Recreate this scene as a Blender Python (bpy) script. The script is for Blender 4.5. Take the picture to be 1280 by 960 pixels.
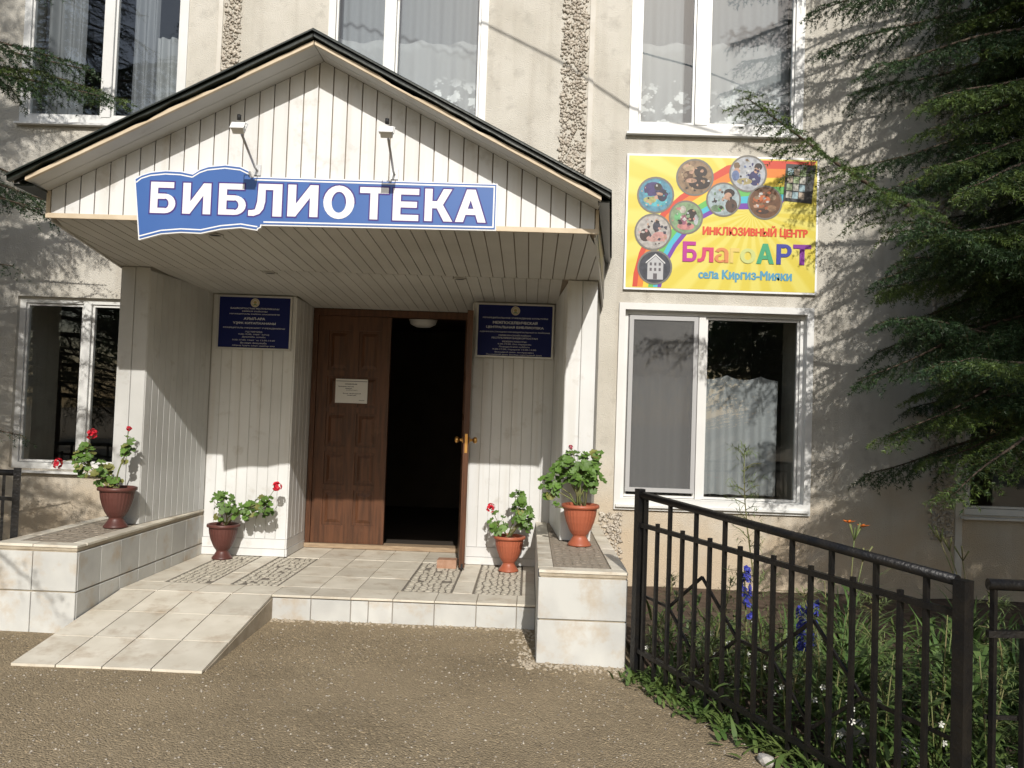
import bpy, bmesh, math, random
import numpy as np
from mathutils import Vector, Matrix
from math import sin, cos, pi, radians
SC = bpy.context.scene
for o in list(bpy.data.objects): bpy.data.objects.remove(o)
C = SC.collection
random.seed(7); RNG = np.random.default_rng(7)

# ------------------------------------------------------------------ camera
YAW, PITCH, ROLL = .0223, .0358, .0346
fw = Vector((-sin(YAW)*cos(PITCH), cos(YAW)*cos(PITCH), sin(PITCH)))
rt = Vector((cos(YAW), sin(YAW), 0)); up = rt.cross(fw)
r2 = rt*cos(ROLL)+up*sin(ROLL); u2 = up*cos(ROLL)-rt*sin(ROLL)
cam_d = bpy.data.cameras.new('camera'); cam = bpy.data.objects.new('camera', cam_d); C.objects.link(cam)
cam.matrix_world = Matrix(((r2.x, u2.x, -fw.x, 0), (r2.y, u2.y, -fw.y, 0), (r2.z, u2.z, -fw.z, 1.4), (0, 0, 0, 1)))
cam_d.sensor_width = 36; cam_d.lens = 36*1065/1280; cam_d.clip_start = .05; cam_d.clip_end = 600
SC.camera = cam
# ------------------------------------------------------------------ sky, sun, exposure
SUN = Vector((-.12, 1, -.64)).normalized()          # the way the light travels
world = bpy.data.worlds.new('World'); SC.world = world; world.use_nodes = True
wn = world.node_tree.nodes; wl = world.node_tree.links
sky = wn.new('ShaderNodeTexSky'); sky.sky_type = 'NISHITA'; sky.sun_disc = False
sky.sun_elevation = math.asin(-SUN.z); sky.sun_rotation = math.atan2(-SUN.x, -SUN.y)
sky.air_density = 1.2; sky.dust_density = 1.5
bg = wn['Background']; wl.new(sky.outputs[0], bg.inputs[0]); bg.inputs[1].default_value = .13
sd = bpy.data.lights.new('sun', 'SUN'); sd.energy = 4.2; sd.angle = radians(.5); sd.color = (1, .955, .885)
so = bpy.data.objects.new('sun', sd); C.objects.link(so); so.location = (2, -10, 12)
so.rotation_euler = SUN.to_track_quat('-Z', 'Y').to_euler()
SC.view_settings.view_transform = 'Standard'; SC.view_settings.look = 'None'
SC.view_settings.exposure = -.08; SC.view_settings.gamma = 1; SC.view_settings.use_curve_mapping = False
SC.render.engine = 'CYCLES'
SC.cycles.max_bounces = 6; SC.cycles.diffuse_bounces = 3; SC.cycles.glossy_bounces = 3; SC.cycles.transmission_bounces = 3; SC.cycles.transparent_max_bounces = 10; SC.cycles.caustics_reflective = False; SC.cycles.caustics_refractive = False

# ------------------------------------------------------------------ helpers
WL = {}                                             # world location of things
def thing(name, loc, label, cat, group=None, kind=None):
    o = bpy.data.objects.new(name, None); C.objects.link(o); o.location = loc; o.empty_display_size = .1
    WL[o] = Vector(loc); tag(o, label, cat, group, kind); return o
def tag(o, label=None, cat=None, group=None, kind=None):
    if label: o['label'] = label
    if cat: o['category'] = cat
    if group: o['group'] = group
    if kind: o['kind'] = kind
    return o
def add(name, mesh, parent=None, loc=None):
    o = bpy.data.objects.new(name, mesh); C.objects.link(o)
    if parent is not None:
        o.parent = parent; WL[o] = WL[parent].copy()
    else:
        o.location = loc or (0, 0, 0); WL[o] = Vector(loc or (0, 0, 0))
    return o
class MB:
    """collects shapes in world coordinates; build() makes one mesh object"""
    def __init__(s): s.v = []; s.f = []; s.mi = []; s.sm = []
    def raw(s, vs, fs, m=0, smooth=False):
        b = len(s.v); s.v += [tuple(p) for p in vs]
        for f in fs: s.f.append(tuple(b+i for i in f)); s.mi.append(m); s.sm.append(smooth)
        return s
    def box(s, x0, x1, y0, y1, z0, z1, m=0):
        return s.raw([(x0,y0,z0),(x1,y0,z0),(x1,y1,z0),(x0,y1,z0),(x0,y0,z1),(x1,y0,z1),(x1,y1,z1),(x0,y1,z1)],
              [(3,2,1,0),(4,5,6,7),(0,1,5,4),(1,2,6,5),(2,3,7,6),(3,0,4,7)], m)
    def chbox(s, x0, x1, y0, y1, z0, z1, c=.004, axis='z', m=0):
        """box with its face chamfered: axis z = top, y = front (towards -y), X = towards +x, x = towards -x"""
        def q(a0,a1,b0,b1,d0,d1,put):
            vs = [put(a0,b0,d0),put(a1,b0,d0),put(a1,b1,d0),put(a0,b1,d0),
                  put(a0,b0,d1-c),put(a1,b0,d1-c),put(a1,b1,d1-c),put(a0,b1,d1-c),
                  put(a0+c,b0+c,d1),put(a1-c,b0+c,d1),put(a1-c,b1-c,d1),put(a0+c,b1-c,d1)]
            fs = [(0,1,5,4),(1,2,6,5),(2,3,7,6),(3,0,4,7),(4,5,9,8),(5,6,10,9),(6,7,11,10),(7,4,8,11),(8,9,10,11)]
            s.raw(vs, fs, m)
        if axis == 'z': q(x0,x1,y0,y1,z0,z1,lambda a,b,d:(a,b,d))
        elif axis == 'y': q(x0,x1,z0,z1,0,y1-y0,lambda a,b,d:(a,y1-d,b))
        elif axis == 'X': q(y0,y1,z0,z1,0,x1-x0,lambda a,b,d:(x0+d,a,b))
        else: q(y0,y1,z0,z1,0,x1-x0,lambda a,b,d:(x1-d,a,b))
        return s
    def prism_xz(s, poly, y0, y1, m=0):
        n = len(poly); vs = [(x,y0,z) for x,z in poly]+[(x,y1,z) for x,z in poly]
        fs = [tuple(range(n)), tuple(range(2*n-1,n-1,-1))]+[(i,(i+1)%n,n+(i+1)%n,n+i) for i in range(n)]
        return s.raw(vs, fs, m)
    def prism_xy(s, poly, z0, z1, m=0):
        n = len(poly)
        zf0 = z0 if callable(z0) else (lambda x,y: z0); zf1 = z1 if callable(z1) else (lambda x,y: z1)
        vs = [(x,y,zf0(x,y)) for x,y in poly]+[(x,y,zf1(x,y)) for x,y in poly]
        fs = [tuple(range(n-1,-1,-1)), tuple(range(n,2*n))]+[(i,(i+1)%n,n+(i+1)%n,n+i) for i in range(n)]
        return s.raw(vs, fs, m)
    def tube(s, pts, r, n=8, m=0, cap=True, smooth=True):
        pts = [Vector(p) for p in pts]; k = len(pts)
        rs = r if isinstance(r,(list,tuple)) else [r]*k
        vs = []; ref = Vector((.13,.31,.94))
        for i,p in enumerate(pts):
            d = (pts[min(i+1,k-1)]-pts[max(i-1,0)]).normalized()
            a = d.cross(ref)
            if a.length < 1e-3: a = d.cross(Vector((1,0,0)))
            a.normalize(); b = d.cross(a)
            for j in range(n):
                t = 2*pi*j/n; vs.append(p+(a*cos(t)+b*sin(t))*rs[i])
        fs = [(i*n+j, i*n+(j+1)%n, (i+1)*n+(j+1)%n, (i+1)*n+j) for i in range(k-1) for j in range(n)]
        s.raw(vs, fs, m, smooth)
        if cap: 
            b = len(s.v)-len(vs); 
            s.f += [tuple(b+j for j in range(n-1,-1,-1)), tuple(b+(k-1)*n+j for j in range(n))]; s.mi += [m,m]; s.sm += [False,False]
        return s
    def bar(s, a, b, w, h=None, m=0):
        """square bar from a to b"""
        a = Vector(a); b = Vector(b); d = (b-a).normalized(); h = h or w
        ref = Vector((0,0,1)) if abs(d.z) < .9 else Vector((.45,-.9,0)).normalized()
        x = d.cross(ref).normalized()*w/2; y = x.cross(d).normalized()*h/2
        vs = [a-x-y,a+x-y,a+x+y,a-x+y,b-x-y,b+x-y,b+x+y,b-x+y]
        return s.raw(vs, [(3,2,1,0),(4,5,6,7),(0,1,5,4),(1,2,6,5),(2,3,7,6),(3,0,4,7)], m)
    def lathe(s, prof, c, n=32, flute=None, m=0, a0=0):
        vs = []
        for r,z in prof:
            for j in range(n):
                t = 2*pi*j/n; rr = r
                if flute and flute[0] < z < flute[1]: rr = r*(1-.022*(j%2))
                vs.append((c[0]+rr*cos(t), c[1]+rr*sin(t), c[2]+z))
        fs = [(i*n+j, i*n+(j+1)%n, (i+1)*n+(j+1)%n, (i+1)*n+j) for i in range(len(prof)-1) for j in range(n)]
        return s.raw(vs, fs, m, flute is None)
    def build(s, name, mats, parent=None, loc=None):
        me = bpy.data.meshes.new(name)
        off = WL[parent] if parent is not None else Vector(loc or (0,0,0))
        me.from_pydata([(x-off.x,y-off.y,z-off.z) for x,y,z in s.v], [], s.f)
        for mt in (mats if isinstance(mats,(list,tuple)) else [mats]): me.materials.append(mt)
        me.polygons.foreach_set('material_index', s.mi); me.polygons.foreach_set('use_smooth', s.sm)
        me.update(); return add(name, me, parent, loc)
def np_mesh(name, V, F, mat, parent=None, loc=None, smooth=False):
    """big triangle / quad meshes from numpy arrays"""
    off = np.array(WL[parent] if parent is not None else (loc or (0,0,0)))
    me = bpy.data.meshes.new(name); k = F.shape[1]
    me.vertices.add(len(V)); me.vertices.foreach_set('co', (V-off).astype(np.float32).ravel())
    me.loops.add(F.size); me.loops.foreach_set('vertex_index', F.astype(np.int32).ravel())
    me.polygons.add(len(F)); me.polygons.foreach_set('loop_start', np.arange(0,F.size,k,dtype=np.int32))
    me.polygons.foreach_set('loop_total', np.full(len(F),k,dtype=np.int32))
    if smooth: me.polygons.foreach_set('use_smooth', np.ones(len(F),dtype=bool))
    me.materials.append(mat); me.update(); me.validate(); return add(name, me, parent, loc)

# ------------------------------------------------------------------ materials
def M(name, col, rough=.7, col2=None, scale=3., bump=0., bscale=60., spec=.3, rnd=0., detail=6., lo=.35, hi=.65, metal=0., stretch=None, grime=None):
    """principled material: colour noise between col and col2, fine bump, tint per object, dark blotches"""
    m = bpy.data.materials.new(name); m.use_nodes = True; nt = m.node_tree; N = nt.nodes; L = nt.links
    b = N['Principled BSDF']; b.inputs['Roughness'].default_value = rough; b.inputs['Metallic'].default_value = metal
    b.inputs['Specular IOR Level'].default_value = spec
    tc = N.new('ShaderNodeTexCoord'); vec = tc.outputs['Object']
    if stretch:
        mp = N.new('ShaderNodeMapping'); mp.inputs['Scale'].default_value = stretch; L.new(vec, mp.inputs[0]); vec = mp.outputs[0]
    out = None
    if col2 is not None:
        n = N.new('ShaderNodeTexNoise'); n.inputs['Scale'].default_value = scale; n.inputs['Detail'].default_value = detail; L.new(vec, n.inputs['Vector'])
        r = N.new('ShaderNodeValToRGB'); r.color_ramp.elements[0].position = lo; r.color_ramp.elements[1].position = hi
        r.color_ramp.elements[0].color = (*col,1); r.color_ramp.elements[1].color = (*col2,1)
        L.new(n.outputs[0], r.inputs[0]); out = r.outputs[0]
    if grime:
        gc, gs, glo, ghi = grime
        n = N.new('ShaderNodeTexNoise'); n.inputs['Scale'].default_value = gs; n.inputs['Detail'].default_value = 8; n.inputs['Roughness'].default_value = .65
        L.new(tc.outputs['Object'], n.inputs['Vector'])
        r = N.new('ShaderNodeMapRange'); r.inputs[1].default_value = glo; r.inputs[2].default_value = ghi; L.new(n.outputs[0], r.inputs[0])
        mx = N.new('ShaderNodeMix'); mx.data_type = 'RGBA'; L.new(r.outputs[0], mx.inputs[0])
        if out: L.new(out, mx.inputs[6])
        else: mx.inputs[6].default_value = (*col,1)
        mx.inputs[7].default_value = (*gc,1); out = mx.outputs[2]
    if rnd:
        oi = N.new('ShaderNodeObjectInfo'); mr = N.new('ShaderNodeMapRange'); mr.inputs[3].default_value = 1-rnd; mr.inputs[4].default_value = 1+rnd*.5
        L.new(oi.outputs['Random'], mr.inputs[0])
        hs = N.new('ShaderNodeHueSaturation'); L.new(mr.outputs[0], hs.inputs['Value'])
        if out: L.new(out, hs.inputs['Color'])
        else: hs.inputs['Color'].default_value = (*col,1)
        out = hs.outputs[0]
    if out: L.new(out, b.inputs['Base Color'])
    else: b.inputs['Base Color'].default_value = (*col,1)
    if bump:
        n = N.new('ShaderNodeTexNoise'); n.inputs['Scale'].default_value = bscale; n.inputs['Detail'].default_value = 4; L.new(vec, n.inputs['Vector'])
        bp = N.new('ShaderNodeBump'); bp.inputs['Strength'].default_value = bump; bp.inputs['Distance'].default_value = .01
        L.new(n.outputs[0], bp.inputs['Height']); L.new(bp.outputs[0], b.inputs['Normal'])
    return m
def zstain(m, col, z0, z1, ns=4.):
    """splash stain near the ground: wear with a ragged edge"""
    nt = m.node_tree; N = nt.nodes; L = nt.links; b = N['Principled BSDF']
    src = b.inputs['Base Color'].links[0].from_socket
    tc = N.new('ShaderNodeTexCoord'); sp = N.new('ShaderNodeSeparateXYZ'); L.new(tc.outputs['Object'], sp.inputs[0])
    n = N.new('ShaderNodeTexNoise'); n.inputs['Scale'].default_value = ns; n.inputs['Detail'].default_value = 8; L.new(tc.outputs['Object'], n.inputs['Vector'])
    ma = N.new('ShaderNodeMath'); ma.operation = 'MULTIPLY_ADD'; ma.inputs[1].default_value = -(z1-z0)*1.6; L.new(n.outputs[0], ma.inputs[0]); L.new(sp.outputs[2], ma.inputs[2])
    mr = N.new('ShaderNodeMapRange'); mr.inputs[1].default_value = z0-(z1-z0)*.8; mr.inputs[2].default_value = z1-(z1-z0)*.8; mr.inputs[3].default_value = .8; mr.inputs[4].default_value = 0
    L.new(ma.outputs[0], mr.inputs[0])
    mx = N.new('ShaderNodeMix'); mx.data_type = 'RGBA'; L.new(mr.outputs[0], mx.inputs[0]); L.new(src, mx.inputs[6]); mx.inputs[7].default_value = (*col,1)
    L.new(mx.outputs[2], b.inputs['Base Color'])
def streaks(m, col, amt=.5, sc=(9,9,.5)):
    nt = m.node_tree; N = nt.nodes; L = nt.links; b = N['Principled BSDF']; src = b.inputs['Base Color'].links[0].from_socket
    tc = N.new('ShaderNodeTexCoord'); mp = N.new('ShaderNodeMapping'); mp.inputs['Scale'].default_value = sc; L.new(tc.outputs['Object'], mp.inputs[0])
    n = N.new('ShaderNodeTexNoise'); n.inputs['Scale'].default_value = 1; n.inputs['Detail'].default_value = 7; L.new(mp.outputs[0], n.inputs['Vector'])
    mr = N.new('ShaderNodeMapRange'); mr.inputs[1].default_value = .5; mr.inputs[2].default_value = .75; mr.inputs[4].default_value = amt; L.new(n.outputs[0], mr.inputs[0])
    mx = N.new('ShaderNodeMix'); mx.data_type = 'RGBA'; L.new(mr.outputs[0], mx.inputs[0]); L.new(src, mx.inputs[6]); mx.inputs[7].default_value = (*col,1)
    L.new(mx.outputs[2], b.inputs['Base Color'])
m_wall = M('render_cream', (.52,.49,.425), .92, (.61,.58,.515), 2.6, .75, 110, .12, grime=((.38,.355,.31), 6, .54, .8))
streaks(m_wall, (.38,.34,.28), .45); zstain(m_wall, (.53,.42,.29), .25, 1.1)
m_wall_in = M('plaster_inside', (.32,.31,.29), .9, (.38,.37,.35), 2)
m_pebble = M('pebbledash', (.42,.37,.31), .95, (.62,.57,.49), 30, .6, 60, .1)
m_joint = M('white_joint', (.66,.63,.57), .8, (.58,.54,.47), 5)
m_pvc = M('white_window_plastic', (.74,.74,.72), .35, (.68,.68,.66), 3, spec=.4, grime=((.55,.53,.48), 6, .62, .85))
m_seal = M('grey_seal', (.05,.05,.05), .6)
m_netfr = M('grey_net_frame', (.42,.42,.42), .5)
m_siding = M('white_siding', (.725,.73,.725), .45, (.66,.665,.655), 2.5, .10, 12, .35, rnd=.07, grime=((.46,.43,.38), 6, .57, .82))
streaks(m_siding, (.48,.42,.33), .35, (14,14,.6))
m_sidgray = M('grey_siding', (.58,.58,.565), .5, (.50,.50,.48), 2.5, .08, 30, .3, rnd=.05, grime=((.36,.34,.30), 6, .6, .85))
m_sofpan = M('soffit_plastic', (.53,.52,.49), .5, (.47,.46,.43), 2, .06, 25, .3, rnd=.05, grime=((.36,.32,.27), 5, .62, .9))
m_groove_lt = M('pale_groove', (.54,.53,.49), .9, (.44,.43,.39), 8)
m_groove = M('siding_groove', (.33,.275,.215), .9, (.25,.205,.16), 8)
m_fascia = M('cream_fascia', (.66,.56,.42), .6, (.54,.44,.31), 6, .2, 40)
m_roof = M('dark_green_roof', (.012,.018,.014), .35, (.02,.026,.02), 6, .1, 60, .5)
m_darkwood = M('brown_door', (.115,.046,.021), .42, (.060,.025,.012), 3, .25, 20, .4, stretch=(14,14,1.0), grime=((.17,.08,.04), 4, .6, .85))
m_palewood = M('worn_sill_wood', (.40,.30,.20), .7, (.28,.20,.13), 4, .25, 30, stretch=(2,12,12))
m_brass = M('brass', (.70,.40,.13), .3, metal=.9)
m_steel = M('lamp_metal', (.55,.55,.55), .4, metal=.6)
m_lampwhite = M('lamp_white', (.75,.75,.73), .4)
m_black = M('black_rubber', (.02,.02,.02), .6)
m_iron = M('black_iron', (.006,.006,.007), .42, (.014,.012,.010), 14, .35, 70, .35, grime=((.05,.028,.016), 22, .66, .8))
m_tile = M('beige_marble_tile', (.74,.69,.585), .5, (.62,.57,.47), 5, .06, 20, .3, rnd=.14, grime=((.42,.33,.23), 6, .52, .78))
m_tilew = M('white_marble_tile', (.60,.60,.57), .5, (.50,.50,.48), 5, .08, 25, .3, rnd=.12, grime=((.46,.36,.24), 4.5, .5, .74))
m_grout = M('grout', (.30,.25,.19), .95, (.22,.18,.14), 12, .4, 80)
m_mortar = M('mortar', (.46,.40,.31), .95, (.36,.30,.22), 10, .5, 60)
m_mosdark = M('mosaic_grout', (.17,.15,.125), .95, (.23,.205,.17), 20, .4, 90)
m_mosaic = M('mosaic_piece', (.66,.61,.51), .6, (.48,.44,.36), 40, .1, 60)
m_mosbrown = M('worn_mosaic', (.36,.31,.25), .7, (.27,.23,.18), 40, .1, 60)
m_blue = M('sign_blue', (.046,.122,.36), .4, (.053,.133,.38), 3, spec=.4)
m_white = M('print_white', (.80,.80,.80), .4)
m_letterline = M('letter_outline', (.06,.035,.20), .5)
m_plaque = M('plaque_blue', (.010,.017,.11), .5, (.013,.021,.12), 3, spec=.15)
m_plaquetxt = M('plaque_lettering', (.62,.64,.68), .5)
m_alu = M('aluminium', (.55,.55,.54), .4, metal=.3)
m_paper = M('paper', (.72,.71,.69), .8)
m_ink = M('ink', (.10,.10,.11), .8)
m_brick = M('red_brick', (.34,.19,.12), .9, (.42,.26,.18), 20, .5, 80)
m_pot_d = M('brown_plastic_pot', (.115,.042,.034), .42, (.085,.032,.026), 5, spec=.4)
m_pot_l = M('terracotta_plastic_pot', (.40,.115,.06), .42, (.35,.10,.052), 5, spec=.4)
m_soil = M('soil', (.075,.052,.036), .98, (.12,.085,.06), 15, .8, 60)
m_leaf = M('geranium_leaf', (.075,.16,.025), .45, (.13,.22,.045), 14, .2, 60, .4, rnd=.35)
m_leafold = M('yellowed_leaf', (.22,.20,.05), .5, (.14,.17,.05), 14, rnd=.3)
m_stem = M('plant_stem', (.14,.19,.06), .6, (.20,.16,.08), 10)
m_red = M('red_petal', (.52,.012,.03), .55, (.62,.03,.05), 30, rnd=.15)
m_orange = M('orange_petal', (.65,.16,.02), .5)
m_bluepet = M('blue_petal', (.035,.05,.32), .5, (.06,.06,.38), 30)
m_whitepet = M('white_petal', (.72,.72,.66), .6)
m_bark = M('spruce_bark', (.075,.055,.042), .95, (.12,.09,.07), 8, .9, 30, .1, stretch=(3,3,1))
m_twig = M('spruce_twig', (.10,.065,.035), .9)
m_herb = M('herb_leaf', (.06,.11,.028), .5, (.11,.16,.045), 9, rnd=.25)
m_weed = M('weed_leaf', (.055,.105,.025), .5, (.12,.165,.045), 5)
m_stone = M('garden_stone', (.50,.48,.44), .9, (.36,.34,.31), 9, .5, 30)
m_cable = M('black_cable', (.02,.02,.02), .6)
def needle_mat():
    m = M('spruce_needles', (.016,.040,.016), .5, (.030,.063,.022), 1.6, spec=.35)
    nt = m.node_tree; N = nt.nodes; L = nt.links; b = N['Principled BSDF']; src = b.inputs['Base Color'].links[0].from_socket
    at = N.new('ShaderNodeAttribute'); at.attribute_name = 'young'
    mx = N.new('ShaderNodeMix'); mx.data_type = 'RGBA'; L.new(at.outputs['Fac'], mx.inputs[0]); L.new(src, mx.inputs[6]); mx.inputs[7].default_value = (.13,.185,.034,1)
    L.new(mx.outputs[2], b.inputs['Base Color']); return m
m_needle = needle_mat()
def glass_mat(name, tint, ior=1.6):
    m = bpy.data.materials.new(name); m.use_nodes = True; nt = m.node_tree; N = nt.nodes; L = nt.links
    N.remove(N['Principled BSDF']); out = N['Material Output']
    t = N.new('ShaderNodeBsdfTransparent'); t.inputs[0].default_value = (*tint,1)
    g = N.new('ShaderNodeBsdfGlossy'); g.inputs['Roughness'].default_value = .015; g.inputs[0].default_value = (.9,.92,.95,1)
    f = N.new('ShaderNodeFresnel'); ge = N.new('ShaderNodeNewGeometry'); io = N.new('ShaderNodeMapRange'); io.inputs[3].default_value = ior; io.inputs[4].default_value = 1/ior   # a thin sheet: the same reflectance from both sides
    L.new(ge.outputs['Backfacing'], io.inputs[0]); L.new(io.outputs[0], f.inputs[0])
    n = N.new('ShaderNodeTexNoise'); n.inputs['Scale'].default_value = 1.3; tc = N.new('ShaderNodeTexCoord'); L.new(tc.outputs['Object'], n.inputs['Vector'])
    bp = N.new('ShaderNodeBump'); bp.inputs['Strength'].default_value = .06; bp.inputs['Distance'].default_value = .02; L.new(n.outputs[0], bp.inputs['Height']); L.new(bp.outputs[0], g.inputs['Normal'])
    mx = N.new('ShaderNodeMixShader'); L.new(f.outputs[0], mx.inputs[0]); L.new(t.outputs[0], mx.inputs[1]); L.new(g.outputs[0], mx.inputs[2]); L.new(mx.outputs[0], out.inputs[0])
    return m
m_glass = glass_mat('window_glass', (.80,.83,.83), 1.9)
def veil(name, col, opaque, lace=False):
    m = bpy.data.materials.new(name); m.use_nodes = True; nt = m.node_tree; N = nt.nodes; L = nt.links
    b = N['Principled BSDF']; b.inputs['Base Color'].default_value = (*col,1); b.inputs['Roughness'].default_value = .9; b.inputs['Specular IOR Level'].default_value = .1
    out = N['Material Output']; t = N.new('ShaderNodeBsdfTransparent'); mx = N.new('ShaderNodeMixShader')
    mx.inputs[0].default_value = opaque
    if lace:
        tc = N.new('ShaderNodeTexCoord'); v = N.new('ShaderNodeTexVoronoi'); v.inputs['Scale'].default_value = 7.5; L.new(tc.outputs['UV'], v.inputs['Vector'])
        # petals: the flower discs get rays
        v2 = N.new('ShaderNodeTexVoronoi'); v2.inputs['Scale'].default_value = 26; L.new(tc.outputs['UV'], v2.inputs['Vector'])
        sp = N.new('ShaderNodeSeparateXYZ'); L.new(tc.outputs['UV'], sp.inputs[0])
        a = N.new('ShaderNodeMath'); a.operation = 'MULTIPLY_ADD'; a.inputs[1].default_value = .45; L.new(v2.outputs['Distance'], a.inputs[0]); L.new(v.outputs['Distance'], a.inputs[2])
        fl = N.new('ShaderNodeMapRange'); fl.inputs[1].default_value = .74; fl.inputs[2].default_value = .60; fl.inputs[3].default_value = 0; fl.inputs[4].default_value = 1; L.new(a.outputs[0], fl.inputs[0])
        n = N.new('ShaderNodeTexNoise'); n.inputs['Scale'].default_value = 3.; L.new(tc.outputs['UV'], n.inputs['Vector'])
        zz = N.new('ShaderNodeMath'); zz.operation = 'MULTIPLY_ADD'; zz.inputs[1].default_value = .5; L.new(n.outputs[0], zz.inputs[0]); L.new(sp.outputs[1], zz.inputs[2])
        zr = N.new('ShaderNodeMapRange'); zr.inputs[1].default_value = .86; zr.inputs[2].default_value = .72; zr.inputs[3].default_value = 0; zr.inputs[4].default_value = 1; L.new(zz.outputs[0], zr.inputs[0])
        mu = N.new('ShaderNodeMath'); mu.operation = 'MULTIPLY'; L.new(fl.outputs[0], mu.inputs[0]); L.new(zr.outputs[0], mu.inputs[1])
        mr = N.new('ShaderNodeMapRange'); mr.inputs[3].default_value = opaque; mr.inputs[4].default_value = .97; L.new(mu.outputs[0], mr.inputs[0]); L.new(mr.outputs[0], mx.inputs[0])
    L.new(t.outputs[0], mx.inputs[1]); L.new(b.outputs[0], mx.inputs[2]); L.new(mx.outputs[0], out.inputs[0]); return m
m_lace = veil('lace_curtain', (.86,.87,.88), .34, True)
m_cloth = veil('shade_greyed_curtain', (.46,.47,.48), .85)  # white cloth greyed: tree shade on the lower curtain put into its colour
m_drape = veil('grey_drape', (.30,.31,.33), .92)
m_net = veil('insect_net', (.17,.17,.17), .45)
m_tulle = veil('sky_toned_tulle', (.36,.38,.41), .8)  # grey raised to stand in for bright sky mirrored in the glass
def ground_mat():
    m = M('asphalt', (.285,.225,.148), .95, (.36,.287,.192), 1.2, 0, 60, .15)
    nt = m.node_tree; N = nt.nodes; L = nt.links; b = N['Principled BSDF']; src = b.inputs['Base Color'].links[0].from_socket
    tc = N.new('ShaderNodeTexCoord')
    wz = N.new('ShaderNodeTexNoise'); wz.inputs['Scale'].default_value = 40; L.new(tc.outputs['Object'], wz.inputs['Vector'])
    wm = N.new('ShaderNodeMix'); wm.data_type = 'RGBA'; wm.inputs[0].default_value = .012; L.new(tc.outputs['Object'], wm.inputs[6]); L.new(wz.outputs['Color'], wm.inputs[7])
    v = N.new('ShaderNodeTexVoronoi'); v.inputs['Scale'].default_value = 105; L.new(wm.outputs[2], v.inputs['Vector'])
    sp = N.new('ShaderNodeSeparateColor'); L.new(v.outputs['Color'], sp.inputs[0])
    mr = N.new('ShaderNodeValToRGB'); cr = mr.color_ramp; cr.elements[0].position = .0; cr.elements[0].color = (.62,.62,.62,1); cr.elements[1].position = 1; cr.elements[1].color = (1.8,1.72,1.6,1)
    for p_,c_ in ((.12,.80),(.30,.94),(.78,1.02),(.92,1.10),(.955,1.45)): e_ = cr.elements.new(p_); e_.color = (c_,c_,c_*.97,1)
    L.new(sp.outputs[0], mr.inputs[0])
    hs = N.new('ShaderNodeMix'); hs.data_type = 'RGBA'; hs.blend_type = 'MULTIPLY'; hs.inputs[0].default_value = 1; L.new(src, hs.inputs[6]); L.new(mr.outputs[0], hs.inputs[7])
    n = N.new('ShaderNodeTexNoise'); n.inputs['Scale'].default_value = .9; n.inputs['Detail'].default_value = 9; n.inputs['Roughness'].default_value = .7; L.new(tc.outputs['Object'], n.inputs['Vector'])
    m2 = N.new('ShaderNodeMapRange'); m2.inputs[1].default_value = .44; m2.inputs[2].default_value = .68; m2.inputs[4].default_value = .7; L.new(n.outputs[0], m2.inputs[0])
    mx = N.new('ShaderNodeMix'); mx.data_type = 'RGBA'; L.new(m2.outputs[0], mx.inputs[0]); L.new(hs.outputs[2], mx.inputs[6]); mx.inputs[7].default_value = (.395,.31,.20,1)
    L.new(mx.outputs[2], b.inputs['Base Color'])
    n2 = N.new('ShaderNodeTexNoise'); n2.inputs['Scale'].default_value = 130; n2.inputs['Detail'].default_value = 3; L.new(tc.outputs['Object'], n2.inputs['Vector'])
    ad = N.new('ShaderNodeMath'); ad.operation = 'MULTIPLY_ADD'; ad.inputs[1].default_value = -.9; L.new(v.outputs['Distance'], ad.inputs[0]); L.new(n2.outputs[0], ad.inputs[2])
    bp = N.new('ShaderNodeBump'); bp.inputs['Strength'].default_value = .75; bp.inputs['Distance'].default_value = .012; L.new(ad.outputs[0], bp.inputs['Height']); L.new(bp.outputs[0], b.inputs['Normal'])
    return m
m_ground = ground_mat()
def rays_mat():
    m = M('poster_yellow', (.78,.60,.10), .35, spec=.4); nt = m.node_tree; N = nt.nodes; L = nt.links; b = N['Principled BSDF']
    tc = N.new('ShaderNodeTexCoord'); mp = N.new('ShaderNodeMapping'); mp.inputs['Location'].default_value = (-.25,0,-.1); L.new(tc.outputs['Object'], mp.inputs[0])
    sp = N.new('ShaderNodeSeparateXYZ'); L.new(mp.outputs[0], sp.inputs[0])
    a = N.new('ShaderNodeMath'); a.operation = 'ARCTAN2'; L.new(sp.outputs[2], a.inputs[0]); L.new(sp.outputs[0], a.inputs[1])
    k = N.new('ShaderNodeMath'); k.operation = 'MULTIPLY'; k.inputs[1].default_value = 24; L.new(a.outputs[0], k.inputs[0])
    s = N.new('ShaderNodeMath'); s.operation = 'SINE'; L.new(k.outputs[0], s.inputs[0])
    r = N.new('ShaderNodeMapRange'); r.inputs[1].default_value = -.5; r.inputs[2].default_value = .5; L.new(s.outputs[0], r.inputs[0])
    mx = N.new('ShaderNodeMix'); mx.data_type = 'RGBA'; L.new(r.outputs[0], mx.inputs[0]); mx.inputs[6].default_value = (.63,.52,.07,1); mx.inputs[7].default_value = (.67,.59,.13,1)
    L.new(mx.outputs[2], b.inputs['Base Color']); return m
m_poster = rays_mat()
PR = {}
def ink(c, noise=False):
    k = tuple(round(x*(.85 if noise else 1),3) for x in c)
    if k not in PR: PR[k] = M('print_%d' % len(PR), k, .4, tuple(c*.45 for c in k) if noise else None, 28, spec=.35, lo=.42, hi=.75)
    return PR[k]
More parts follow.
